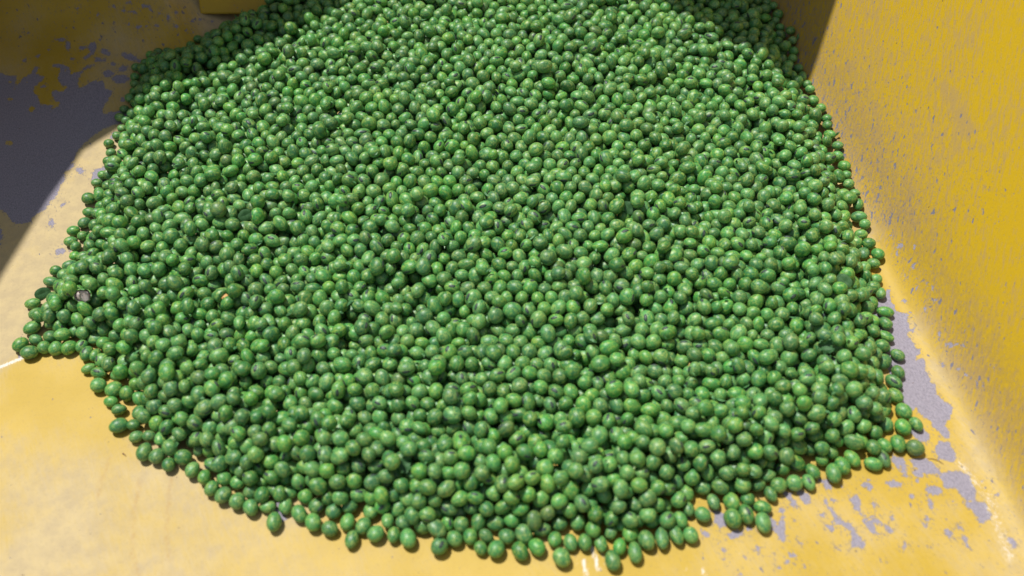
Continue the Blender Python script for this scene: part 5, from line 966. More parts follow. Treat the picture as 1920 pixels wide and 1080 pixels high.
16761338166966213,23405772444949421,39028715383823752,50959154879757472,43517455462283867,42176462233413006,53274555282020186,21766434771301926,
31242009635490530,67204044898899730,40978476938012535,24566513429170215,64027124591707353,22164303523808485,52176674267774208,9319686651847493,
45385182409332474,30518736318384754,37989006641716356,15261278157743889,42533616011664743,21018751441762947,33611061131983695,45569501787962734,
70800187253234134,52783605362570428,31200157564880034,39781657760423095,21908752821292430,20382510758156410,22716241619802619,34211704609012528,
53161254013250059,13828991838476328,56666874149152117,32204457737278423,14809738326264520,58331225685537847,21905918902168158,28405630207392324,
29207139194647975,62668902207757544,41282920682634208,41526271615270352,53677320257910235,42543443050989551,54985258727847637,40300609146389589,
54748984123935258,69642055836812264,28428236683544681,45697426376243566,39234668793637546,28899378846838115,40733302074485436,24323091516491305,
31873832509376906,45202592604993094,55111202573804627,27359409149887875,14275683955894669,22906525583739826,21220922230171062,12468345902230120,
49987720149354429,56182934178417595,47769591748977754,70106994245293272,40220055392221691,45487763087423770,59593153941189836,26877926622543053,
13455019290901628,46550696589964582,30127155700685872,17820010664223595,249405165664994,15484511681034891,67868183620140152,22559473935578332,
33379406051136523,40985242423547045,57955108270422728,59536101770048937,13727475945252910,54771401957209017,7553478645200830,41169996305323613,
17553431490778025,44230007564807112,55306436622096401,25292414441629810,27311856642017701,7643412056985026,31182584216848938,50945120080234691,
35150085352184000,38395003288804520,6915074707421386,18958229707851247,69299283549750856,50038468944215139,850391689607985,22543529355093161,
43196602913909377,16692326092355957,58199112760080066,59384541606082270,27050429954320342,5353784365946721,21209550435564185,51500305406085324,
67850213494724082,33959813436238383,2858906082286542,49182086332672063,44180477468677566,68596489209353673,53926185596650306,28755257761265839,
52046881833621069,48230682742622530,60157841390132144,8789173932878032,21517807769934007,52766493016408964,18126999655455890,23788110233431226,
15558677544221690,71892964627974383,22143223454492681,40211273167497148,50203791274158256,28425247740001600,31711861374990590,16618726122216180,
54451822344328568,71098994720552540,26204750744978652,44581231554519955,14695269045418329,68302593864690795,54785851150748542,56725012490402581,
38963553348819036,66212612849297191,47246792590649509,9818694927926547,40393553902177122,23600007271741787,54136571561347777,69614604347570470,
16667294946760620,8232271385770830,67245723395365857,35952677492710622,17232356842489617,34553531389856634,11547245005540706,54994449585281851,
10447787863705870,16211943181559980,10292686819915046,65700446372542443,11003521656850053,53229836708551316,4956449763723234,6436321072060203,
28806916287841433,8539173305129675,5808586015984340,24848054656054970,15643750728914419,12482536492590910,55901648617339299,30043471563951538,
32988924604662841,52527144254743615,39262910182473122,16658392919958334,5356926920178981,49682433738094250,49600141392487307,60477628580543023,
15109853461771960,61460607794533955,1223504004454832,59749716733311396,14818552796318148,40938498188528351,20646530480983000,782700783086570,
49175335069068232,17839734237898931,11087943327771566,32973738724996439,70573874946055567,29078408984980269,34711789962966055,31082750840167450,
28950180474202689,40147383573580414,31149631796885288,71804091016187332,42006621763777520,8681644167380284,28528962869925238,33733432599533273,
50479200597264301,20047143083972989,12320649796465566,19838216818340913,13068096088860920,1059606739748397,52240138470999468,35298571218335733,
24917429793069307,45412427429557036,71008371370716342,33540296024829370,68213378704543001,70328787212641248,46540322536478777,53967127203146719,
66352043086927531,52745415436327878,46635051239807300,23000328155993923,9159452347127952,42862178997873975,5495020758026898,9773201998736772,
57862731645081177,15575720779090849,5729062719953322,71227740847137851,54688974251124712,17767168668416725,1491405036054031,19502247916682494,
4301946057135285,56745989059639776,23368286761928567,9883154369292328,60401401636452158,15091642465573549,23706728709530599,52609247771093935,
13953493983902251,46984301727324022,55343148955449689,70512579217163950,59519626475535516,47772066830945198,20507871882119985,49423308557866662,
59546478159215798,51954626656954687,52854986913701049,24459671069046519,288264539321428,40837327590205554,53319447310887289,55566453874325883,
42852027828263798,59885316537836657,42070118158585062,9248666587651198,17171300348939539,45818784256646131,48080668079234068,55955679540824828,
57184607341684367,56508904983794917,34225172432858511,21290482753694954,42018648425831031,40791078086339039,68982075219737373,23219028026775932,
25105840238409042,10439817784400000,340028057779442,69010007843134943,3530637971458493,30516847219464447,38118886370397499,65538267562408667,
49585006359813487,28018789987510112,18491230600779822,14449665399346797,1784031278287540,54726664824243214,27466544591181831,28938240380852033,
43632335472829469,53105418821629113,40350722725753812,59832935101818003,22102885041093649,69082044996449888,47061455611948210,27769698089461443,
411994795538581,67404241474369783,21488103255423276,53680392867370231,59363427354790549,66241009963353508,44604132906817602,519627514390437,
59960497590278031,66018408919739563,43192222181448622,1310912353674596,9542939687446363,46662453337982585,54365304663039234,16244567184430408,
17848152782744701,50804929313510187,33852232386681377,27205409972860824,22752093839034897,35129109621758795,20784743604136487,27842129614992650,
9174397809458267,23687126578502866,46668516252275658,44291941566748734,14912732165594517,46947570157537674,20645791245702801,10885408739642427,
52578477990913136,32180217219078494,42354069264357875,69550918055175666,66648121374042182,15089959826241827,25644720459309973,25728182595282931,
40150542918096756,59914712333519101,69108862724057648,40948154002114765,70678191345642750,30826583640090977,17795325775051266,44389624806369200,
52503126963840482,3814054961793686,40597924042671610,40642712464857956,53088102573276312,59367052433619943,19428271009359907,13965554133855263,
46017107988040601,35080695642273655,15487588541674738,67750708701501877,59337108924552845,46533226829702560,23003280474362851,45664576503913945,
50431148439389716,55378435248330451,16144511878346043,69570158889102634,1316737487137071,41272612035650907,58960832642647233,27335271499842883,
12756159330344121,9458912561960398,41989991326120533,27519232627983628,17106961873089730,61070915882278420,16182255155694588,47637101926300301,
429051552097100,14507955452008257,53183828467709426,21031720486823717,32061574443866595,33476044680328952,59571252392122458,21434724576265708,
67952123655580464,48089806155883636,20325849632790765,43216497792894582,52796457951172649,23570991398905586,41472002704668611,30164092682909781,
66712220458174942,10841308222993380,52309149099283636,68889062130623783,57654715670054474,35170752975533759,21659335634949931,68290877698030583,
59860991086057361,42314057368172248,71854360739216171,58992428484074050,31229363940600776,52637782911761502,17654932118444253,839619107429147,
59995236142319609,26957365800871108,14879318764845616,30514304002795976,54629032761527453,57727954711054524,58381495633221642,66676366066031262,
42393255839508639,42092144596142911,4630976319879158,23915378367862768,23363750065690824,69307599182425239,41424207539096549,46256698784224365,
59836715090094920,21485766776998784,1443902730953691,71215646657330167,54936964826041377,66346906744972935,37834251154999179,59941238335223676,
1897950903101686,53999476960672370,69550178831117492,13744157395720696,9489098633816154,65429345898588598,14793263720614389,362964068699022,
68434965960317712,34041554398148488,15135039826056822,7004804190426996,39043061027620993,30774045716786451,16461410504795246,57149715936394027,
1278650895198355,41815789588232261,14867292100298871,51484463854775581,28352610932815889,42440447986400364,7410488595344541,27719398021801900,
66636268456363891,40891733964129935,27937204028651330,49042294565303664,41925723505306008,67123781084031625,42342334774402289,18859533359863938,
13680266675214301,108530410863024,50907101821388976,60145283407570905,24617792685729346,45252361413292820,10076702304360743,58914757961239176,
2772594685029469,55603337857449073,28337958877350367,55882012198353303,35638680515951151,16680610043758837,16177993137567389,16408103115967123,
20891669782383331,48574297541109547,50501364429949351,59826750581150828,19834763564315806,52765085310004539,40134685546203828,13076392608790685,
59436699266370094,20659638741871611,54765218744969823,50450941326423827,53598687960808449,40151179448327488,23388404034660986,59429330296400380,
42986956575563012,37041157866202351,65820205462248604,43620345345771455,54332183280864016,53053208678714576,56113460858849044,48136847798356859,
53358442470278617,20959926501149274,57705310609829235,17971745949513921,59810860020488468,13913516343884252,15407134439148038,60714590533150530,
59930034994115978,3136532061209997,10499154932549716,19213815542605969,54362503972082881,30862521253415822,57200791381703815,50897703526340651,
47503493095652544,34995722045719766,48249063678473119,9909712078562496,49335382257105812,58620087955360423,59922562641562495,4260096007166584,
45465256062647007,14950476410423104,53176509789234868,46964665138345942,673660614219164,47943847666911477,45012618890058443,53873617222945614,
52025371863443434,2942761429559877,1295727319984011,54720962125019795,46343714733328354,24951788553300338,25744675576969747,28469384190801780,
20732533065005511,31628796942592791,68038246330770806,28432704543827525,31662400462925159,52625191425981648,43714816929092592,16181724144002779,
39643343708555025,29356054128201042,14867841941420563,5878731859949556,39773566679996268,17833739169957984,14920564055946058,22435401057272732,
58520119488874616,16529047951574080,13339089551375307,4300726531472402,10855827007092494,49215965191777558,59304723894987556,14489849583499489,
46346858918189839,39823695184881430,18662425811380085,8944049484174323,51813561258419650,20800821612289353,65818060057876527,61070194183179621,
31815849785408614,59412185021802594,42492659541866644,37627801558173953,60100992365878596,9310753561974183,44933813392565538,16123705614963950,
70080402430478907,19206119399807745,28296778140416014,24113032881954117,33404145818596300,8223648046959094,55091980129982966,41614457326771562,
45983434108548188,14289170358635842,69697324129365203,27770300901427425,41804896441960410,16456240903490122,16582357245643541,66457011920360406,
49912436931631291,27377620693141834,21759509891235082,58139328325392778,22579179952740002,42566326636952244,54973300449021138,1771060979243186,
40238502121993174,53947147080005016,59402150615287974,71448125839276675,28976414489893366,28571605399901960,2142609942562825,42131487120463476,
20766069395032293,57735719764272265,47052728050748610,38630090286368331,10885340111361009,27510110723777622,40177617591096242,68362979506877283,
70516410480089212,743015375885212,45166396738791214,675517110356172,13707461817456948,44783250860275998,10539681707109221,21821513949206931,
7525509787932760,69740033549227463,47424449806051882,39055996826020960,43062581462017625,43729282630092305,66580055434414375,42928992124975664,
31309851343410601,15384629349316332,33429365225989597,60474533724589268,38437504757749684,41327949112236282,33559916596127559,2187793033210129,
22349706849733792,52702121508161710,40025302833083991,42131347591911388,24349549230111556,57864775512497431,66545471521118792,24600305344555900,
44011891326776898,51732318228327600,12448742508951365,21016704841329401,41229868975983800,70046729902942129,67367787286943764,58955473426834970,
19823357623114595,55483955304642217,27862969953699440,53508080791628588,16462596646557684,56993860599854956,9158868180264988,27804624900404499,
48638601272076756,9670825728009408,46961657721408100,30028594532985592,17193083359520064,24274782089828853,49036677166369537,14296077619787477,
56240299966683493,36156414364924524,16722166200747817,39627984553474378,11053979634583943,33290089691854861,30626452908000512,17535703725279352,
31897248031230697,39091955991325382,47242340544721957,1767297449101586,58613646550878769,41216555168258945,21529470581384452,59458655479314041,
37643176985573368,16862903637886475,55520138002786481,18928387401860364,2572810227009788,43659909123421731,67473116127459652,35784830086531374,
37037258941914315,40664375850988749,54841393395743247,67233732650838307,21617811837294045,9346419988601725,66778207526794747,50533696169196335,
16032584961214970,19940951677797646,36464518103525585,55382662860541245,69710037446364054,14740212023765139,11235037085883346,38520723850177407,
56476247484434451,23474405641174000,31040247100328855,37402948755540146,40822156591523602,49780908816291577,14430182520769504,46261062734461171,
16606254813714264,11149361325631785,20950201766865503,31697499104290708,9651431856281372,65413730994632522,44217877755135260,29424172830644372,
60087353005016882,43691898709486090,22755393380436555,55510619042925093,64345693154543933,71210082027464519,35739027159118720,35775329380518965,
53601367635979096,45137241561876006,53798798860770390,51022892575988247,2520445562133211,40275424431670798,13306774789163101,10834232265488377,
37598595256297632,22062392056724520,10623194007391341,51041412235790303,21573230952757454,68190376386165186,7820108552984855,58213851760256807,
25503795792034787,40306930368873636,66004391222376611,31004685462968366,14731878138109368,9436509950563282,26712706058818668,55774740973312357,
28927089182636736,42295055088715578,6784832538507333,22349020489900936,62976319485176045,20892443702712541,54379770156993429,41052624584906071,
67593924896793969,60642915465213343,29557677142210684,27740923105564842,17568378712635717,50380657996605371,55830851219875340,70111256165014814,
34297773892074805,42966856074300773,19349277015628178,32420992649738127,54861235525686454,23441712127867075,27410606195468283,16935593763920638,
39801191540590972,28398393996202872,47483720659122347,60591030463853498,58275014715218684,15126827647415851,52378865072952528,69174437729862887,
60930935301246114,45452458520464099,2664807802939972,3312507154856206,28655131954825260,25048340348299592,55968958773779394,65027441232538647,
45710345776089468,41400139698309600,11162451755021653,54916436205312790,172762564277517,34250030060030070,57708439053569073,43320023247611419,
15318674174100602,15072591674583527,53995730645327130,66692873053692908,12874563975620008,53945120040920634,46076481251570691,46834905330501770,
32465404410980049,55210656466963855,2028139494606954,45350855552945020,18846474408414509,28536573613999322,14312998703086051,52131593485616885,
25521147575727921,45329896377236611,45690914079960166,54329020890840212,60069314816039167,21067231958219153,867983181428085,1044351522744640,
2031627199026546,46609006143298764,67280357472423229,28224948337650817,17704390296589187,38195492029818876,48893824737250117,5213424033432915,
35892650239386940,24316426564172000,26574270900492659,26615588686215489,27452162607619360,18702833358503217,44879458277034327,70284326316041828,
13773362821605006,43476668695839905,18695170985972946,41403574867287087,15684881959938580,53196128449793102,40150594230998152,17251805953099611,
42518599178118489,21688851066608145,52014017516141177,44640210562447427,17285235689850500,59917013139020896,26648181386917905,36260593140742059,
68021892279539627,49319800652126448,17828102297509334,1975775092532573,43143363210155433,67310834846078430,21207985993377345,22477715848861302,
67931628426579353,68234887826986232,66046756761749486,55282778130648201,45923235646950779,56667477057804820,20621379627506306,69530611651050266,
14986021673159063,16533979071023381,7215652301478211,69133067009442579,43018585362032526,20291318988205207,62752825210508231,42630423889718115,
3004849474778970,38399107974919902,40987167571837832,34214349640378540,5512249111323998,66675144146421366,48668581626255975,35266306452882927,
48572922656720164,70884745262065474,3646190192646007,29511858584864444,2624796476905411,44204065346423890,53202279462671810,10878931879325044,
13750135962286409,53244765615782346,67881171551398837,26643060103621106,1053593598994993,55366323809856094,1432666238338216,58115825662577199,
43423997411780521,10321928211503200,39776299935372,43502903480183551,38744405238090589,39469088093670012,56017596816788031,21302113351157773,
376157974231568,13794304426042600,21979446922459148,41418108347952253,52973116663086361,55088937459787226,48808612821169907,26329664697410993,
1520885841632529,60515697072383433,44043930859623973,14341723977738227,50042299361081180,57158253039134291,34050641590398139,68981953582082735,
29777165737020134,48169882699405275,43771681049049672,22812154661226358,68874940981880948,37727752235116708,38751104697439854,36932547450463444,
18896656790422486,16480256700015679,6445581024261437,48680416237008405,372875291814708,42722163393882327,56194221122636382,18022355916758243,
63758260190447904,3209219665177046,68183312952338470,58376012595779630,15828297135569071,7724913601935374,58821607080564933,8820748771653906,
41724564402342114,10480876598871972,16731529983620305,56923662107235622,60701997250153782,50814072780523381,419778203010988,65042869683771825,
52478767409175062,38479422095165617,14837464341988206,41508661492130591,43106131563008824,53153848363895928,16301018818735128,535172439352840,
27773923348575449,46084865414509461,34044817562011736,67354057999412398,59079802217153360,25595207737613345,47680256191724205,11072289732723547,
40996633556731623,51958935398220526,44708415786673924,52815765217846408,24448556113627496,52570095522379779,7021174774488301,47684827803658823,
44657528728524458,35142799344825507,40190590757951678,23957108994189719,29665413192361661,8735195208289096,7452958492031431,13629121782245449,
57869896019519706,23328738132314446,19309799677377101,28002298658826368,27994258278709679,23687090824033526,47168415815797938,45178162330557717,
66093587524518741,55808827029854975,48573885984647708,30109667363030745,71081679480747969,44515571856676643,30465976084413072,47730182373976677,
45382948688943560,54773705938007847,45689523452430841,31566639956138172,26143316166220122,2068853876560952,67261664212788335,6080078486873215,
45481183228971536,9279745268336550,49738938476017585,31218453400659100,38761532529894372,10877524826986712,13642968570870121,70588307424893029,
15050497653782344,28310814647044547,30640490523371843,47368443365935578,21544434837267986,1991613083510162,48879137999370699,48680933865384547,
30220288337688275,22859074817124675,52229141337793964,14981229059746498,12316459248572866,2024978940099220,69633382080178176,57213693483984996,
317968261236644,17208407702725972,65326078988314641,30604188977923809,22692515688023721,57845568942438312,174483157678954,55658056081684558,
11321744474417404,23357187596564909,57151931926010059,33031805825459312,15683283663533657,42613037947782954,50860285672204508,9458192424090564,
30335152343755360,13895495036950723,53054516409072166,55613148267169801,56121893252510697,59714186903737820,53911891826385797,22301706058503093,
71339771786275838,23273659106675091,47465163261471715,48122465993500992,39257636063233885,40947587264583666,35329392319186779,10504014909838416,
43991156061309528,56016926984022776,3136052437711566,21111950608673539,3200356470164246,45937273695095031,68526207646041841,4056343384942481,
51997386818201231,27094977306260903,14545804691027729,15075150501272684,23857001462557463,2291197709257521,27802908394370850,59508168028678209,
59763048399669004,12629716599868053,56622549186417560,53016135831529285,9368891379296116,8606861235988391,52990623658866309,53785742397663269,
1598296976745309,15408455616154438,3302832991403158,57633756834724962,27885131114973091,25606444336061546,53946185246628189,46873112844684054,
41566577620908974,42473554538637734,39727232121579339,69460379524201527,41009742977473431,6397753428957241,49362149285140862,59474942059501374,
29352755713673229,68210010157765570,43035695036138475,768494312793894,57905697878490467,67371357646523420,41404193629788650,31203233867455003,
53135879384025102,58275890320337011,50553418796337790,59738789697075340,12105351804786881,58817794006104313,22132691239938063,2719369822463345,
56369902529287899,55532211839241423,14180697925826063,20490588244065597,9381397987167030,34493642169547621,18967026576280176,35185286992796317,
9925226427640758,50488032247765530,9927941415611565,24634132590835833,38461538980149526,24127223605589725,24071165222312319,9775108997217176,
9783098106091259,18057558609245990,52500464254974769,68811169430092747,33487090711796124,54943063712377210,44337157840762120,5179611920585728,
32319392854341265,60511557916630402,47791050382165775,22013034796656474,40631546041169959,29610694336120931,58869626329974264,55949082945242351,
356675080088540,46287656706046986,36084153850505844,17938982884641976,20418072183237680,54397586072328339,35300271386528124,3709137556339371,
3256998581237830,23805977064696034,16108089461303138,55615260905155294,28223711418472505,10088332303730906,4282137965975822,2984783081908934,
22054094379444986,19434714302802888,9397030961133537,17200780765452499,58798312607819497,22161553891297251,30176582045595048,32734800249005444,
44150584224897531,9860802552670972,34167224619112727,56709669726615880,41156012700457392,30180034746590999,35951111993091083,7173836535474932,
7145867205089228,14332482084091274,53643096544607151,54506540331628615,36295174873659249,10366457425177932,24107672813456777,31235823909492544,
26484318618821912,23906840276540533,39577559325426943,9955222995187799,57075590293235,56748994596517723,49138020590684477,65950223310407537,
17283657140218614,55059234202843015,33489271485150596,60547687045290283,59175891570169635,26767442559592438,28550747558709286,54858728067549655,
17297246182475997,39045826496678168,43423240488594251,49020338655300474,67881017285912840,31042171885938602,20632236446358863,60447992499325526,
17794620759931650,57363433004137302,15543403549891255,28307891768347366,66135025970678550,66857697337439400,69703251633949179,28913723700971553,
16036226386921571,35063567079442272,29106224266066306,17496136333810158,66237986083616647,20121289718872137,43246303428252993,51121040854215790,
9301064686175866,35013728083056551,25195226779126404,41473239082502080,989220696112484,68263973462587956,56061799055697361,43511217438239734,
61633728428350175,1211511173527829,37520237217409143,51164953364343253,70107768798677912,16551210395584423,56163728344263051,52556728876161066,
25181105044135099,42860410221984996,22189643193882093,32839856736451546,47012235368766222,18761194173303863,29121685881910798,45306495707925632,
71625696425666861,71784558004872782,45293062087218396,21716663330124665,58217357264430054,47825288787968946,60005643921804433,39618533662584140,
24627002543338711,31145920900711562,32449494781365549,54177939986795892,43954234815743032,65543712378002490,26778540289477981,652340227871716,
69065464932224249,15372103667004580,17274172248040529,20487272346146060,30115764406867261,27210665389180038,60736544748129428,21604582351615235,
1375303399736556,29692194731976023,1820880731752567,24442301412644720,2037020740733763,63926811811585208,9860097159677176,22902195203032411,
2784173134104026,43568632787195239,179053235481323,27508360240683292,39140677698689353,53798917574292544,13713060222022817,56776326376416487,
56019194897688750,39784819797416151,29776841473378704,15245555555084279,59933680017807220,34775238999255031,24443110952364406,58378712156080852,
35015980421924590,67158327498992793,9899080177526959,14050406553917792,55356238170294726,40731739828754887,66856153217456532,58763799478459110,
53741470864173183,40104637369455635,55939342901471239,17688209762568265,36132927850367653,48676860572694442,49851757516773341,67816506204301382,
22862010508835598,33528719013714444,5528193339103481,45280159430485652,32174135630593203,56413866115594793,61599762610668573,16206050507033860,
14416887391034576,27049414333721942,23781252770317522,61105927086900349,61651903309067036,16926624093963159,29056745224826292,46627680408827019,
29135858989825447,41173516645976808,42705961899665534,69055002061203633,55653570058647791,27104183825139995,13779769394047302,4196271645682044,
14729420905601473,59166733299251736,67213302820964946,45886402211183228,2064661089893061,50704324859386343,68792649112925267,58999539797726236,
58945181672519927,46520785892784420,42569364759607655,50251600107789310,53067758540371608,46454213950056135,69594948052145918,20768333918852908,
20071776089217681,16091714973391557,40839128359623411,56761104701822978,22855206988355631,21627894447982691,57309915824232596,21749562298316996,
11150304348383199,30885610354010134,5896425591453774,19551243283138967,17683739929696711,55074986272975351,38485159981304353,52246166494984806,
12733910648556342,38782645656783729,25979107612470171,9946389900814110,65597123656345505,45209515197437784,31744054510192518,59286494284617659,
21596455333573496,24674590530802796,63150247547991285,27869169908622450,41545324813737287,39173747388406972,57013907547188469,37395097130436780,
59578997714001089,19818407076398552,33925502339995144,13780542387234381,53683228259477118,38094317923681967,34263035548579554,52584884896275013,
41917921182357313,47442537581705176,20152538603714584,27729531096561731,27893409835214972,32342050239110113,42029813502646492,20567020228380951,
20549136303298888,45702457401846135,36885989138676145,52289665890036195,14797470501202451,38969202526907103,40346117468904216,870162686036810,
21582230456167290,35019104277343176,40774635214378771,70856243444387023,6217466408088776,66732335955305643,31908037063751103,29177331082186032,
15398405162010872,47603547114231391,44869920857134728,65570615453161157,27176167476414196,29664001546381090,70429151010159660,58830626053033039,
14164546085178498,13849485319465775,53607843077168018,17283912783530946,42128649424124921,54911383433569731,42918598010697204,10411588174437633,
23486963641763222,47034825814046173,43181948175664652,27325873190884718,41777116113718501,7622161836694822,70607220923331916,11987927172474235,
2159753676797368,23962364629486715,40749845249006827,71420017378852135,47113955872062823,25489775074286841,28384686329134381,11140683988827515,
20940871813330223,55876703221368196,24707352678319545,21855700401186286,21539453687998357,32461056701621574,16720139286255342,10882161955587886,
55858389531510618,3261756403115920,36142737380108227,69377898321866043,53573089039682663,7074484670094491,46031709845208373,64051658123908805,
44925103669945712,67718855937369503,3815446457210326,31040144316130827,22196737867085380,50291304512190112,68390142112257908,53119385857645921,
10402877579560333,66241833243764167,135535456929291,21665004038325833,21712351707498110,16754447636194992,15824449676990177,17121289231698837,
35956473489869642,34000699968555905,70156249475284275,3456713105529933,31179473105778009,71082021153183116,3538953491797432,66291466137322995,
75749444814371,69571241006081618,21150312337290902,20886017229581235,31106320417713188,14842172587404371,14507938014370944,30841149153709229,
34064058353470708,41327758969904423,33576184478739796,68041373571533377,13312271866439829,435220994091208,15969774106339573,13412671105829161,
53838775834409314,61805269784681432,58887286703524389,1289352768404060,12783750572157740,34697377856138083,14838720305858658,60029884453465140,
29298362608139377,40575606647258277,16243757686983910,40779446231203081,2431504865438413,26994233684986623,71622328106539822,21591783251565403,
68458655431138188,27243788397575119,6977006059609081,10984399441398013,34202632050657087,59594255416649593,42679987010271143,11484248020350943,
30075941439088708,44704290912315522,49792865186241167,30172337617975525,26643764101716244,8250446749882687,14482942428645759,31608643401234863,
16151537340561883,41487068282677777,23844407665194766,33313109947132533,46963477935536813,42346473958070998,32397233907497749,12487878613666631,
59897204927847290,13884996930702255,40670577769547952,27439071819835977,56372067637471863,59211693955844774,1940125844622055,69902245344922388,
3115624419683146,40710143176412025,25811124629321864,70320626413774287,68903802937697838,54968266200073823,41351450496206493,71554364762113739,
55055917708080888,42436135997552419,20745142185548301,17536818728019851,29477686938617787,1265232064743414,4217626943715370,46430936199805022,
54371729401051287,27302818545551556,715389177075123,27244045961435435,11494762066905439,27704861609269656,33499425376934347,127684240050682,
14784242991385129,65839618733812313,60646488128489311,31045366896630159,49024083002386889,34021384414538229,17913332791736874,67123985771141730,
13284680728890002,6396823590619838,3059050523470585,39538766998096998,14150958133529741,59014004496399562,67912626927570173,66626610841173289,
6466093628098156,27628307927832227,13750856663496467,41529691488266053,43147846002194299,70650514295556010,36866301931116503,31074555494213655,
26683192019322946,41726176813050932,31404684028258479,1872214023039200,45760766699694354,48324415582714175,41595370295826821,39734944796793263,
49347820339608034,24351866725390054,2898160662305707,57702029191535580,18451610573818990,53820305932172469,2535063993101543,56723875404901648,
63189708586933560,38588187589330241,35990024298915195,7972303611225550,31439214676121083,54136553182238240,21151446276336557,69089723364838359,
68407596423908379,21090628381883483,16663736619056298,66326633347118944,8102441959266192,18827765319690177,11968032835119090,11376169228961830,
32340866623129695,41472001319897241,4805882677057734,19972185226250489,58224658898213157,15587556578912618,25678082614932961,51698008542610956,
3788559056590659,65461969037458632,1471509176988961,56283726870898010,7637055408590100,32411474844734971,59904196379682351,48840206006376033,
536942060332352,26574717217748335,31633965723014456,21072847132796272,1981288072496544,17497803637893963,30591458133154681,18285704761152680,
38970353946477837,31114119960507719,11730004907693425,12889955113964797,71773595897746730,42056579737527531,20418895176942875,222224052522316,
2660049075854351,54316634693176695,66095322881506636,40996100939478229,37448680502764653,42461388977403033,51910866683395457,33397034154431844,
19746888614821300,66898189204567144,30025122108974169,48787585754823920,42105561736705285,6040532441093432,22123019865078779,29950458061484902,
39574809857356663,39260386321720527,23711178865116506,71768615828567281,46012796315010444,9177249886168505,44147835649721849,24012049763652975,
31054713931580833,5961848272774388,19622163707352354,36092143433123343,19497540919932136,45171842071549269,37932743447188993,34635616440695962,
23448292541834745,14210830745435291,50832213713987060,21273286777349567,40456929483680917,42454793818520637,28276574450578839,66827393311393224,
16051791637980664,46434270047589932,3425103016238375,167765576848934,44748340714952157,3175789190833886,20591572355634799,40595537323350297,
10218487567874162,55979611810388135,56376535524989117,44917992057911916,48018734822099659,39208692098391031,44550840855456872,3253045215769464,
15475510375425904,41503184004671709,53689071274620478,41136222099539566,28087132050761537,44501964463348240,15448211395545721,66810367961287344,
14823345243929312,21483035700852748,39278871931512716,54188644858383377,68466765182864461,15123151242049655,22610155345016474,40818858141394733,
42145195632339811,15701494173559695,10535834128722419,39158458127792777,56460321513035274,53367103263123004,18662169632609903,35910655499310761,
30901160347826934,41995490370108214,49494881142172520,39587972054391701,20626498879425458,24849396657731744,13975089220024850,40259532687744269,
58870382231324112,52206637492844279,39198779096552898,45661743190059850,45740908027418252,31784514777601731,68531567717280275,28014478384753215,
14809377994230402,15507035603889020,58463442720283567,56651825565191135,49033395345349706,42282102044007549,8592069420416180,55884813024926960,
43199592823711157,70859371305576538,31691571853097096,28878591444736251,79787702741963,71202848413407736,71823316434663981,10266316274252374,
869254483388719,14551181706889567,34788329005459922,36404593817799217,65579860033235604,16610532659493624,58239314180639532,28468731406691161,
69537260062866324,35812060112841668,47959344451669037,71431752789247702,17628594460161812,32164447651915836,60683563039758453,824981909952678,
58447122029119721,59270415787235610,56531703919864138,9297491861231993,10384273239472612,3780194338232391,30068056951982201,60331564817852586,
53536153461475547,11405101100345622,20928761465022793,51411415758932396,58291541234809318,20533779243641417,22367300849408634,22168168901790480,
48751972059597631,33630371345278444,58117474246383138,68039329820395102,15328948711011979,36646469414119101,7718198211438337,55895000855299886,
35751106104731486,21232484674127760,533525295224867,30885749820983389,66078712028936385,25151659243194625,56176080812803984,22351615561906115,
40623797974923253,8136510846568484,30080649628555359,60067870938810510,14859560442980546,10408617047542000,21064705803639089,43240171842918840,
58448341833918967,48312648327555735,6801961210047596,18435309409844373,69114617899736255,66634669490474256,65586319496443355,14944222552909323,
29111533308319303,30225922434406001,38254436265858726,14979785603536605,12474840182564623,59191749082740547,24379716365846387,39834812499212202,
65796653003945939,53316113630217888,41555204549314267,21895782109792020,15843898194376514,50758821315585905,58225484554303409,41850286150248414,
48609070008739858,58314459197462609,45920420447897727,25073868796074165,64940579988707553,19219588004448538,6921584757160268,62214375166716282,
30777121592600997,52998955813190622,54261109329669142,25519359949954123,57076460190817416,66785044600356028,14801303120547052,22418170224100849,
19621957284177451,11168138913183326,28363796598298250,22132263243798200,45882143581751039,6384181101295401,27215975262259025,31893864511915518,
40171726696216103,50182883397981779,41887738047141507,39166291948250818,17243387333621495,30594069868472104,25185589317752662,34068406873253779,
17173895047968710,15247104116963318,18499081219229745,52849972172728416,34837635364956313,20473048289151177,66666607035730168,45295811591473860,
14955320647957235,47151667077507880,39791055188032350,69476597995469716,40737854992202692,21349668495096823,13147105442540583,51068900757519466,
47976747323907228,27377757016636607,10440055386123545,29147903108552151,54955193090672144,71552544433448516,15337229458843247,40930749876042876,
27098910543527086,21639852558580956,48929560267429596,29792250947012369,19892042243032895,2610829329516398,39631780638209969,48143014350108637,
67385498678704152,20183309745211467,68217622805719155,67733665874024629,249988600924384,63339536171813129,17919655939279178,40952036471835092,
15395074246142486,12308143945808459,23199424876079740,40862391998339758,58283242888641261,2941009201482520,22846567744224070,12713193956416376,
17512647574141866,15283576727399390,51973969988635663,30799162945358917,42119871583853701,27733672349949124,59815480423881971,65364749566754000,
53103425944165634,42900078918645654,34983801675757522,53027302816438275,58978306338625587,44849856329877603,45414816646785185,28878505412671692,
67068392485738745,40832791050823973,43793380626655591,20152815494404497,14644090557987273,70030390995429878,24727797494983211,44378200720951597,
14704512207833439,25514738481805721,18239665009998282,15135022432233971,7091133272164897,34228540282940013,36196150314719904,37020148632034002,
40301108324653819,66600636874914617,20115208928160616,69364104296352664,47050254058466265,68002083361537028,25002004799573040,14360691502832002,
19046534914075053,54401881228765655,146256701766150,23815684047858245,67071691272059519,49311709160118959,41188173874809569,59293643105774350,
58339112226257741,23927816785644434,71245643049409465,55886891421137897,28033289436736534,40116114705005655,1983436479003784,35721230296623712,
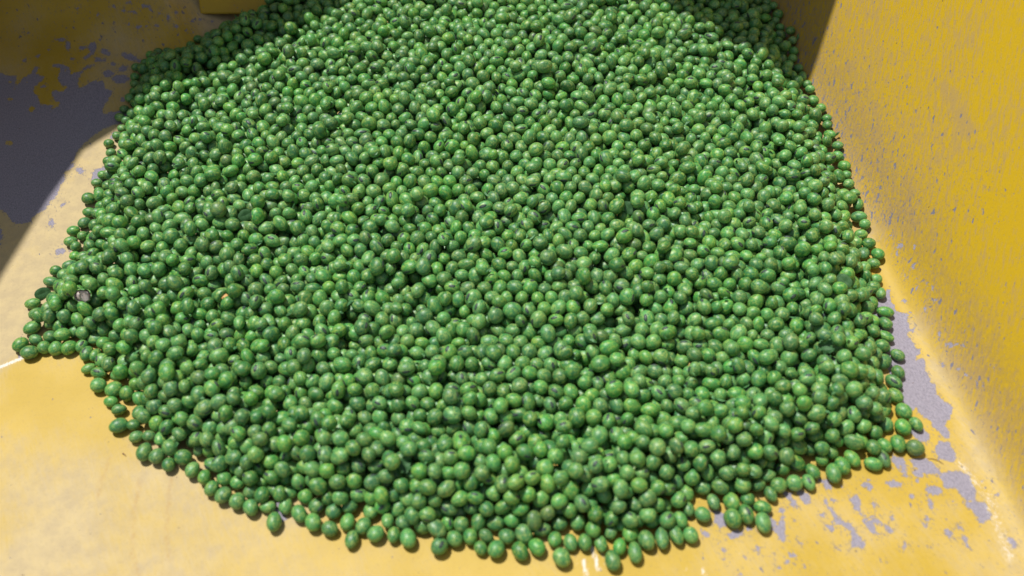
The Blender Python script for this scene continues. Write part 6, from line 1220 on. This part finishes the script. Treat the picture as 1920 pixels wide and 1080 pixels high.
14157453566671511,70208391603288768,436183922653934,71690946188864109,59752600906855285,55523418162698767,55575198439459495,23993905488499521,
65593879437961612,9378993540954458,60377177716935161,46933826967538088,40597117984831608,33922343988451989,41514162457287485,10033306778167201,
33856219058943779,34609607728408308,18728588009760602,56738000791901884,28514293187925692,62711266402255630,29339012506081838,14323257318553567,
26150823855565383,60670455819999120,55078631487387352,9176065348331388,35374128903260909,52066004171569274,14905431797647530,14465506954725522,
20020840809101606,42935144117934130,25870087932815322,9172440430036878,41340354008283073,10304868989151214,39748742039624484,67668434813528756,
5282883888547909,14457414817642432,58984303099620044,10312616859019488,69904910217782941,60136247923362408,24379527838411418,30696291228514558,
40623455314929971,45804938136488264,1404854804535932,67409328060393430,14558432784357526,19275835749664887,15124973129316984,44041716589345049,
44797562231417163,50915313346083480,10934047205153169,10992699244984410,68411275060796027,49230792980785682,4316254778276669,9898990624831347,
31198506506332068,10360424680945618,18908612140455952,65450698993854584,55776903567567200,54793785520203990,35011028850149649,53777888466704712,
22082524386945402,58220276069177766,41376101579364834,66518651151620632,27883289986579194,39887706382379582,60594053037931130,9150034227751085,
71770162774989741,12835944758324200,44416203362241560,10160179747276418,15574278333224651,19330141367626212,15960980126140257,53126259884902294,
47396412583798724,2747959832705012,68529558645581859,35212879023011932,47997570650000207,46802229661621123,55526115559376603,34262145011869450,
10339503489996763,67617840100386963,27556807391041272,28400785879439142,13164093599975830,24904558317726151,32344644332354088,46089158154857056,
30264196550703768,21564499808230074,64259467699312293,48039747229181760,45550779371775867,10952618443479600,51138462886124131,1979332300868248,
9910229662632656,58278279197461248,40593906109238064,10541693085604069,42103930526791953,35981093885688774,5837982274673659,54100272148954155,
24917464088467104,22620910581331676,70232805420955411,28591568276175121,25305024790567279,27521193891477416,59629561791543258,45345548436375565,
66945591937255492,45741681843292275,60334726752405663,15570481732971081,39275780327152243,58831367687686830,19888195007998687,69213489304779543,
14679945731954747,32524744908376174,67878184039532714,60496578618947679,48177598533286031,50498220751715044,17746191671520022,17358115757509441,
57040933412326264,16633365544438696,55958326591294434,18852970451266049,30883878205233713,56599496807966512,44432747828402012,70540548099164047,
53245677172758453,33519733944170489,37918467868137515,66142123714386375,32918060598790654,13715622814087363,21171582792964351,18289780046801201,
41990405968185695,46861293750401420,54952771852769736,26747429528230748,54699265685949338,22773330883852430,10086770300401865,38953675110947067,
15510884817217834,68361230136334680,12607332088220046,11406167208794325,25687379725162754,27765852174027076,29424104687262066,68941841130047907,
60174009277725283,4774840799394451,8330265998187206,22245822732761724,1068077646596787,612089441311452,22266799235578633,23287369381219138,
427869871709185,60717098832727093,27435242888906927,52207617869757056,59983776284035761,14380775457180534,43232063749901229,19865843881466842,
65068948725971411,20384005983078936,28352252581841484,16502300288920589,17568379874503756,58467257741875531,2046127682771323,15589722683513256,
12580428815956456,35089321135622680,3143801165240908,802885513124575,27822542019304216,38518883091609281,27261017944839928,29658932663412518,
15530380011620180,21658834520065927,68616330408986775,65821474846513354,43419836114651384,23831039848847661,66643325394778951,27741521722657661,
9963569735969709,19560145255451386,30270281997396782,18334206936869730,15030054336957327,14493527039122369,14810749600884676,9985697424431094,
35065248499973157,34735652726684737,44174839624218081,45445806379980307,55468387426313790,47051127665841934,50373061749208696,70200297016682163,
17019376453457630,59816406309194868,66487229187157162,59359713779480054,1512070563255853,20436847571070174,52575744232772943,27946700933744030,
14465021963195761,22608451771858155,40325982007625028,17162626493495723,16533517048961428,36136812002737175,66759980597516398,41439824381028351,
63268806427132899,21857520679691666,41266961525839352,66644461765687218,2386925017163760,44694104323329019,3703711371978689,16972184610764353,
68338413460253062,71286343182849823,12614306193819204,48583814004167535,30555690995979776,13040093144820075,16687102750248106,56176869711435038,
27973984460275039,52455831597713539,6608036708865886,59154002982759065,35000260845275186,34966795047295716,28948669004569326,41365315740858027,
28390305187011800,63517281059780502,20154190890048130,44904198301608366,10988198154590174,14924004262009641,22103194486712132,58364056088508919,
32795033140131075,1621528255773433,71015690064471474,55317669910177246,45694521585804248,67983665667642493,33528752621714224,69652331833039970,
51033029208414709,68389405826526223,55391560678856757,52185730683435438,10823357913574037,20492307509672896,41244249654531673,70840800169901139,
2077670928791876,15561342848337902,21871148089780681,66179487918762266,67178565897144311,30495594302551121,9924283483494048,55546901424994942,
67318017728186770,16533087536773574,34273087181072008,52138212020246556,22017021285287653,65469049375156323,53188277872175823,692920759110797,
27316668152715440,11009997311046904,14808861759313151,58161866575525158,456077790590273,13726393166071118,54837731673097294,59963466005349616,
10558442686162267,9151634703553659,6535223676552490,52154290599593347,25681467350322539,58636203753604509,16753106643353032,23334301176739013,
54439880178668669,69533202796295416,58998369607087385,60512912548255064,15487880184034605,47028330027607190,16578833182122942,53100142775227396,
13566500811255018,56131667846652997,53890145018340719,41162730890298709,50211279540956484,41368714416690156,30074445347732782,36896536498971471,
59518404297344206,39912620847863164]
B_ = np.array(SEEDS, dtype=np.uint64)
def bits(a, n): return ((B_ >> np.uint64(a)) & np.uint64((1 << n) - 1)).astype(float)
POS = np.stack([bits(0, 12) / 4095 * .56 - .32, bits(12, 12) / 4095 * .56 - .18, bits(24, 10) / 1023 * .09 - .005], -1)
qs = np.stack([bits(34 + 5 * i, 5) / 31 * 1.41422 - .70711 for i in range(3)], -1); qi = bits(49, 2).astype(int)
SIZES = np.array(SIZE_TABLE) / 1e6; SCL = SIZES[bits(51, 5).astype(int)]
var = np.array([0, 1, 3, 4, 2, 5, 6, 0, 1, 3, 4, 2, 5, 6, 7, 0])[np.random.default_rng(4).integers(0, 16, len(B_))]
big = np.sqrt(np.maximum(0, 1 - (qs ** 2).sum(1)))
Q = np.zeros((len(B_), 4))
for r_ in range(4):
    m_ = qi == r_; oth = [c for c in range(4) if c != r_]; Q[m_, r_] = big[m_]
    for t_, c in enumerate(oth): Q[m_, c] = qs[m_, t_]
for i, t in EXACT: SCL[i] = np.array(t) / 1e6
Q /= np.linalg.norm(Q, axis=1)[:, None]

# what sets each of the large seeds apart, in words
NI = 300
LABELS = seed_labels(POS[:NI], SCL[:NI], Q[:NI], COVER, AT_EDGE)

for i in range(NI):
    o = bpy.data.objects.new("soybean", coats[var[i]]); sc.collection.objects.link(o)
    o.rotation_mode = 'QUATERNION'; o.rotation_quaternion = Q[i]; o.location = POS[i]; o.scale = SCL[i]
    tag(o, LABELS[i], "soybean", "green coated soybeans in the heap")
    h = bpy.data.objects.new("hilum", scars[var[i]]); sc.collection.objects.link(h); h.parent = o

# everything past the 300 that show largest: one heap
me = bpy.data.meshes.new("soybean_heap"); n = len(POS) - NI; me.vertices.add(n); me.vertices.foreach_set('co', POS[NI:].ravel().astype(np.float32))
def att(nm, ty, key, arr): a = me.attributes.new(nm, ty, 'POINT'); a.data.foreach_set(key, arr)
att('turn', 'QUATERNION', 'value', Q[NI:].astype(np.float32).ravel()); att('size', 'FLOAT_VECTOR', 'vector', SCL[NI:].astype(np.float32).ravel()); att('form', 'INT', 'value', var[NI:].astype(np.int32))
heap = link("soybean_heap", me)
tag(heap, "dense heap of small mottled green coated soybeans filling the hopper floor", "soybean heap", kind="stuff")
ng = bpy.data.node_groups.new("heap", 'GeometryNodeTree'); ng.interface.new_socket("Geometry", in_out='INPUT', socket_type='NodeSocketGeometry'); ng.interface.new_socket("Geometry", in_out='OUTPUT', socket_type='NodeSocketGeometry')
gi = ng.nodes.new("NodeGroupInput"); go = ng.nodes.new("NodeGroupOutput"); L = ng.links.new
gi_ = ng.nodes.new("GeometryNodeGeometryToInstance")
for p_ in reversed(protos):
    oi = ng.nodes.new("GeometryNodeObjectInfo"); oi.inputs['Object'].default_value = p_; oi.transform_space = 'ORIGINAL'
    L(oi.outputs['Geometry'], gi_.inputs[0])
def named(nm, ty): a = ng.nodes.new("GeometryNodeInputNamedAttribute"); a.data_type = ty; a.inputs[0].default_value = nm; return a.outputs[0]
ip = ng.nodes.new("GeometryNodeInstanceOnPoints"); L(gi.outputs[0], ip.inputs['Points']); L(gi_.outputs[0], ip.inputs['Instance']); ip.inputs['Pick Instance'].default_value = True
L(named('form', 'INT'), ip.inputs['Instance Index']); L(named('turn', 'QUATERNION'), ip.inputs['Rotation']); L(named('size', 'FLOAT_VECTOR'), ip.inputs['Scale'])
L(ip.outputs[0], go.inputs[0])
md = heap.modifiers.new("seeds", 'NODES'); md.node_group = ng

SPEC = [('cracked', 163, 553, -0.1982, -0.0176, 0.0174), ('kernel', 422, 556, -0.1333, -0.01831, 0.01899), ('half', 1602, 527, 0.1519, -0.0149, 0.02541), ('half', 448, 405, -0.1287, 0.02658, 0.02345), ('husk', 1548, 640, 0.1357, -0.0527, 0.02757), ('half', 1180, 395, 0.05674, 0.02875, 0.0261), ('husk', 760, 880, -0.0434, -0.1067, 0.0234), ('half', 80, 550, -0.22614, -0.00464, 0.00189)]
# ---------------------------------------------------------------- broken seeds, husks, flakes, a straw
def flat_mat(name, ca, cb, sc_, rough=.5):
    N = NT(name); tc = N.n("ShaderNodeTexCoord").outputs['Object']
    N.put(N.b, 'Base Color', N.mix(N.ss(N.noise(tc, sc_, 4, .65), .38, .64), ca, cb)); N.b.inputs['Roughness'].default_value = rough
    bp = N.n("ShaderNodeBump"); bp.inputs['Strength'].default_value = .4; bp.inputs['Distance'].default_value = .0003; N.put(bp, 'Height', N.noise(tc, sc_ * 3, 3, .6)); N.put(N.b, 'Normal', bp.outputs[0]); return N.m
m_pale = flat_mat("pale_seed_flesh", (.50, .42, .38), (.66, .58, .54), 500); m_orange = flat_mat("orange_seed_flesh", (.62, .30, .08), (.75, .45, .16), 500)
m_half = flat_mat("dark_green_inner_face", (.018, .085, .035), (.085, .210, .060), 650, .5); m_flake = flat_mat("loose_coat_skin", (.04, .16, .055), (.14, .34, .12), 900, .5)
m_straw = flat_mat("brown_straw", (.14, .06, .03), (.28, .14, .06), 800, .6)
def face_cam(p, roll=0., tilt=(0, 0)):
    z = (Vector(cam_loc) - Vector(p)).normalized(); z = (z + Vector((tilt[0], tilt[1], .0))).normalized()
    x = Vector((1, 0, 0)); x = (x - z * x.dot(z)).normalized(); y = z.cross(x)
    return (Matrix((x, y, z)).transposed() @ Matrix.Rotation(roll, 3, 'Z')).to_quaternion()
def shell(cut, jag, rg, th=.10):
    """open seed coat: sphere with the +Z cap torn off, real thickness"""
    bm = bmesh.new(); bmesh.ops.create_icosphere(bm, subdivisions=4, radius=1)
    lim = lambda p: cut + jag * (math.sin(4 * math.atan2(p.y, p.x) + rg) + .7 * math.sin(9 * math.atan2(p.y, p.x) + 2 * rg))
    bmesh.ops.delete(bm, geom=[v for v in bm.verts if v.co.z > lim(v.co)], context='VERTS')
    for v in bm.verts: v.co *= 1 + .03 * math.sin(5 * v.co.x + 3 * v.co.y + rg)
    g = bmesh.ops.duplicate(bm, geom=bm.faces[:] + bm.verts[:] + bm.edges[:])
    inner = [e for e in g['geom'] if isinstance(e, bmesh.types.BMVert)]; fi = [e for e in g['geom'] if isinstance(e, bmesh.types.BMFace)]
    for v in inner: v.co *= 1 - th
    for f in fi: f.normal_flip(); f.material_index = 1
    b = [e for e in bm.edges if e.is_boundary]; bmesh.ops.bridge_loops(bm, edges=b); return bm
def half_bm():
    bm = bmesh.new(); bmesh.ops.create_icosphere(bm, subdivisions=4, radius=1)
    for v in bm.verts:
        if v.co.z > 0:
            r = math.hypot(v.co.x, v.co.y); v.co.z = .10 * math.sin(min(1, r) * math.pi) * (1 if r > .5 else .7) - .05 * math.exp(-(v.co.y / .12) ** 2) * (r < .85) + .03 * math.sin(7 * v.co.x + 3)
        else: v.co.z *= .75
    return bm
SL = {("cracked", 163): "cracked seed with its coat torn open over pale white flesh, near left spur",
      ("kernel", 422): "split green seed showing a bright orange yellow chip of inner flesh",
      ("kernel", 857): "broken green seed with a tiny orange spot, high on the heap",
      ("half", 1602): "flat dark green seed half leaning at the right edge beside the grey patch",
      ("half", 448): "flat dark green seed half lying face up in the upper left of the heap",
      ("half", 1180): "flat dark green seed half amid the middle of the heap, right of centre",
      ("half", 80): "flat dark green seed half resting on tan paint at the left edge",
      ("husk", 1548): "crumpled torn green seed husk between seeds near the right edge",
      ("husk", 760): "crumpled torn green seed husk low in the front of the heap"}
for k, (kind, u, v_, x, y, z) in enumerate(SPEC):
    root = bpy.data.objects.new("broken_seed" if kind != "half" else "seed_half", None); sc.collection.objects.link(root); root.empty_display_size = .003
    root.location = Vector((x, y, z)) + (Vector(cam_loc) - Vector((x, y, z))).normalized() * (.0014 if kind in ('cracked', 'husk') else 0); root.rotation_mode = 'QUATERNION'; tag(root, SL[(kind, u)], "broken seed")
    S_ = .0036
    if kind == "half":
        root.rotation_quaternion = face_cam((x, y, z), R(-40 if u > 1000 else 25), (.25, .1)); o = from_bm("kernel_half", half_bm(), [m_half], root); o.scale = (S_ * 1.08, S_ * .78, S_ * .55)
    elif kind == "cracked":
        root.rotation_quaternion = face_cam((x, y, z), 0, (-.1, -.5)); o = from_bm("torn_coat", shell(.12, .22, 1.3), [coat, m_pale], root); o.scale = (S_ * 1.15, S_ * .95, S_)
        bm = bmesh.new(); bmesh.ops.create_icosphere(bm, subdivisions=3, radius=.8)
        for v in bm.verts: v.co.z = min(v.co.z, .12 + .06 * math.sin(6 * v.co.x)) - .1; v.co += Vector((.25, -.1, 0)) * (v.co.z > 0)
        o = from_bm("inner_flesh", bm, [m_pale], root); o.scale = (S_ * 1.0, S_ * .85, S_)
    elif kind == "kernel":
        root.rotation_quaternion = face_cam((x, y, z), .4, (.1, -.2)); bm, f_ = unit_seed(5, 4); bmesh.ops.bisect_plane(bm, geom=bm.verts[:] + bm.edges[:] + bm.faces[:], plane_co=(.1, -.1, .45), plane_no=(.35, -.5, .8), clear_outer=True)
        bmesh.ops.holes_fill(bm, edges=[q for q in bm.edges if q.is_boundary]); o = from_bm("torn_coat", bm, [coat], root); o.scale = (S_ * 1.1, S_, S_)
        bm = bmesh.new(); bmesh.ops.create_icosphere(bm, subdivisions=2, radius=.5)
        for v in bm.verts: v.co = Vector((v.co.x * .95 + .2 * v.co.y, v.co.y * .75, v.co.z * .45 - .5 * abs(v.co.y))) + Vector((.18, -.28, .66))
        o = from_bm("inner_flesh", bm, [m_orange], root, smooth=False); o.scale = (S_, S_ * 1.1, S_)
    else:
        root.rotation_quaternion = face_cam((x, y, z), 1.1 * k, (.2, .1)); bm = shell(.0, .45, .7 * k, .06)
        for v in bm.verts: v.co.x *= .8 + .25 * math.sin(5 * v.co.y); v.co.z += .25 * math.sin(6 * v.co.x + 2 * v.co.y)
        o = from_bm("torn_coat", bm, [m_flake, m_half], root); o.scale = (S_ * 1.15, S_, S_ * .6)
# thin flakes of shed coat caught between the seeds
rg = np.random.default_rng(5); pr_ = proj(POS); ok_ = np.where((pr_[:, 0] > 60) & (pr_[:, 0] < 1700) & (pr_[:, 1] > 30) & (pr_[:, 1] < 1040) & (POS[:, 2] > H(POS[:, 0], POS[:, 1]) + .004))[0]
top_ = {}
for i in ok_:
    key = (int(POS[i, 0] / .007), int(POS[i, 1] / .007))
    if key not in top_ or POS[i, 2] > POS[top_[key], 2]: top_[key] = i
pool = list(top_.values()); vs, fs = [], []
for i in rg.choice(pool, 420, replace=False):
    a = rg.uniform(0, 6.28); c = POS[i] + np.array([math.cos(a) * .0036, math.sin(a) * .0036, .0016]); e1 = rg.normal(size=3); e1 /= np.linalg.norm(e1); e2 = np.cross(e1, rg.normal(size=3)); e2 /= np.linalg.norm(e2); e3 = np.cross(e1, e2)
    L1, L2 = rg.uniform(.0010, .0024), rg.uniform(.0004, .0010); b0 = len(vs); t_ = .00008
    for sgn in (0, 1):
        for q in ((-1, 0), (-.3, -1), (.5, -.7), (1, .1), (.2, .9)):
            vs.append(tuple(c + e1 * q[0] * L1 + e2 * q[1] * L2 + e3 * (sgn * t_ + .35 * L1 * q[0] ** 2)))
    fs += [tuple(b0 + j for j in range(5)), tuple(b0 + 9 - j for j in range(5))] + [(b0 + j, b0 + 5 + j, b0 + 5 + (j + 1) % 5, b0 + (j + 1) % 5) for j in range(5)]
me = bpy.data.meshes.new("coat_flakes"); me.from_pydata(vs, [], fs); me.update()
tag(link("coat_flakes", me, [m_flake]), "tiny torn green flakes of seed coat scattered between the seeds", "seed debris", kind="stuff")
# straws and crumbs on the bare floor
def straw(name, pts, r, label):
    c = [np.array(hit(u, v_, r + h)) for u, v_, h in pts]; path = []
    for i in range(len(c) - 1):
        p0, p1, p2, p3 = c[max(i - 1, 0)], c[i], c[i + 1], c[min(i + 2, len(c) - 1)]
        for t in np.linspace(0, 1, 7)[:-1 if i < len(c) - 2 else None]:
            path.append(.5 * (2 * p1 + (p2 - p0) * t + (2 * p0 - 5 * p1 + 4 * p2 - p3) * t * t + (3 * p1 - p0 - 3 * p2 + p3) * t ** 3))
    bm = bmesh.new(); prev = None; n = len(path)
    for k, p in enumerate(path):
        d = path[min(k + 1, n - 1)] - path[max(k - 1, 0)]; d /= np.linalg.norm(d); a = np.cross(d, (0, 0, 1)); a /= np.linalg.norm(a); b = np.cross(a, d); rr = r * (1 - .7 * k / n)
        ring = [bm.verts.new(p + rr * (a * math.cos(q) + b * math.sin(q))) for q in np.linspace(0, math.tau, 7)[:-1]]
        if prev: [bm.faces.new((prev[m], prev[(m + 1) % 6], ring[(m + 1) % 6], ring[m])) for m in range(6)]
        else: bm.faces.new(ring[::-1])
        prev = ring
    bm.faces.new(prev); tag(from_bm(name, bm, [m_straw]), label, "straw")
straw("straw", [(1733, 862, 0), (1746, 860, .0006), (1760, 864, .0009), (1776, 876, 0)], .00022, "thin curved brown straw on the worn floor right of the heap")
straw("straw", [(1452, 918, 0), (1458, 925, .0005), (1463, 932, 0)], .00020, "short dark straw splinter poking out of the lower right edge")
straw("straw", [(230, 850, 0), (233, 852, .0002), (236, 855, 0)], .00030, "tiny brown crumb on cream paint at the lower left")

print("seeds", len(POS), "single", NI)
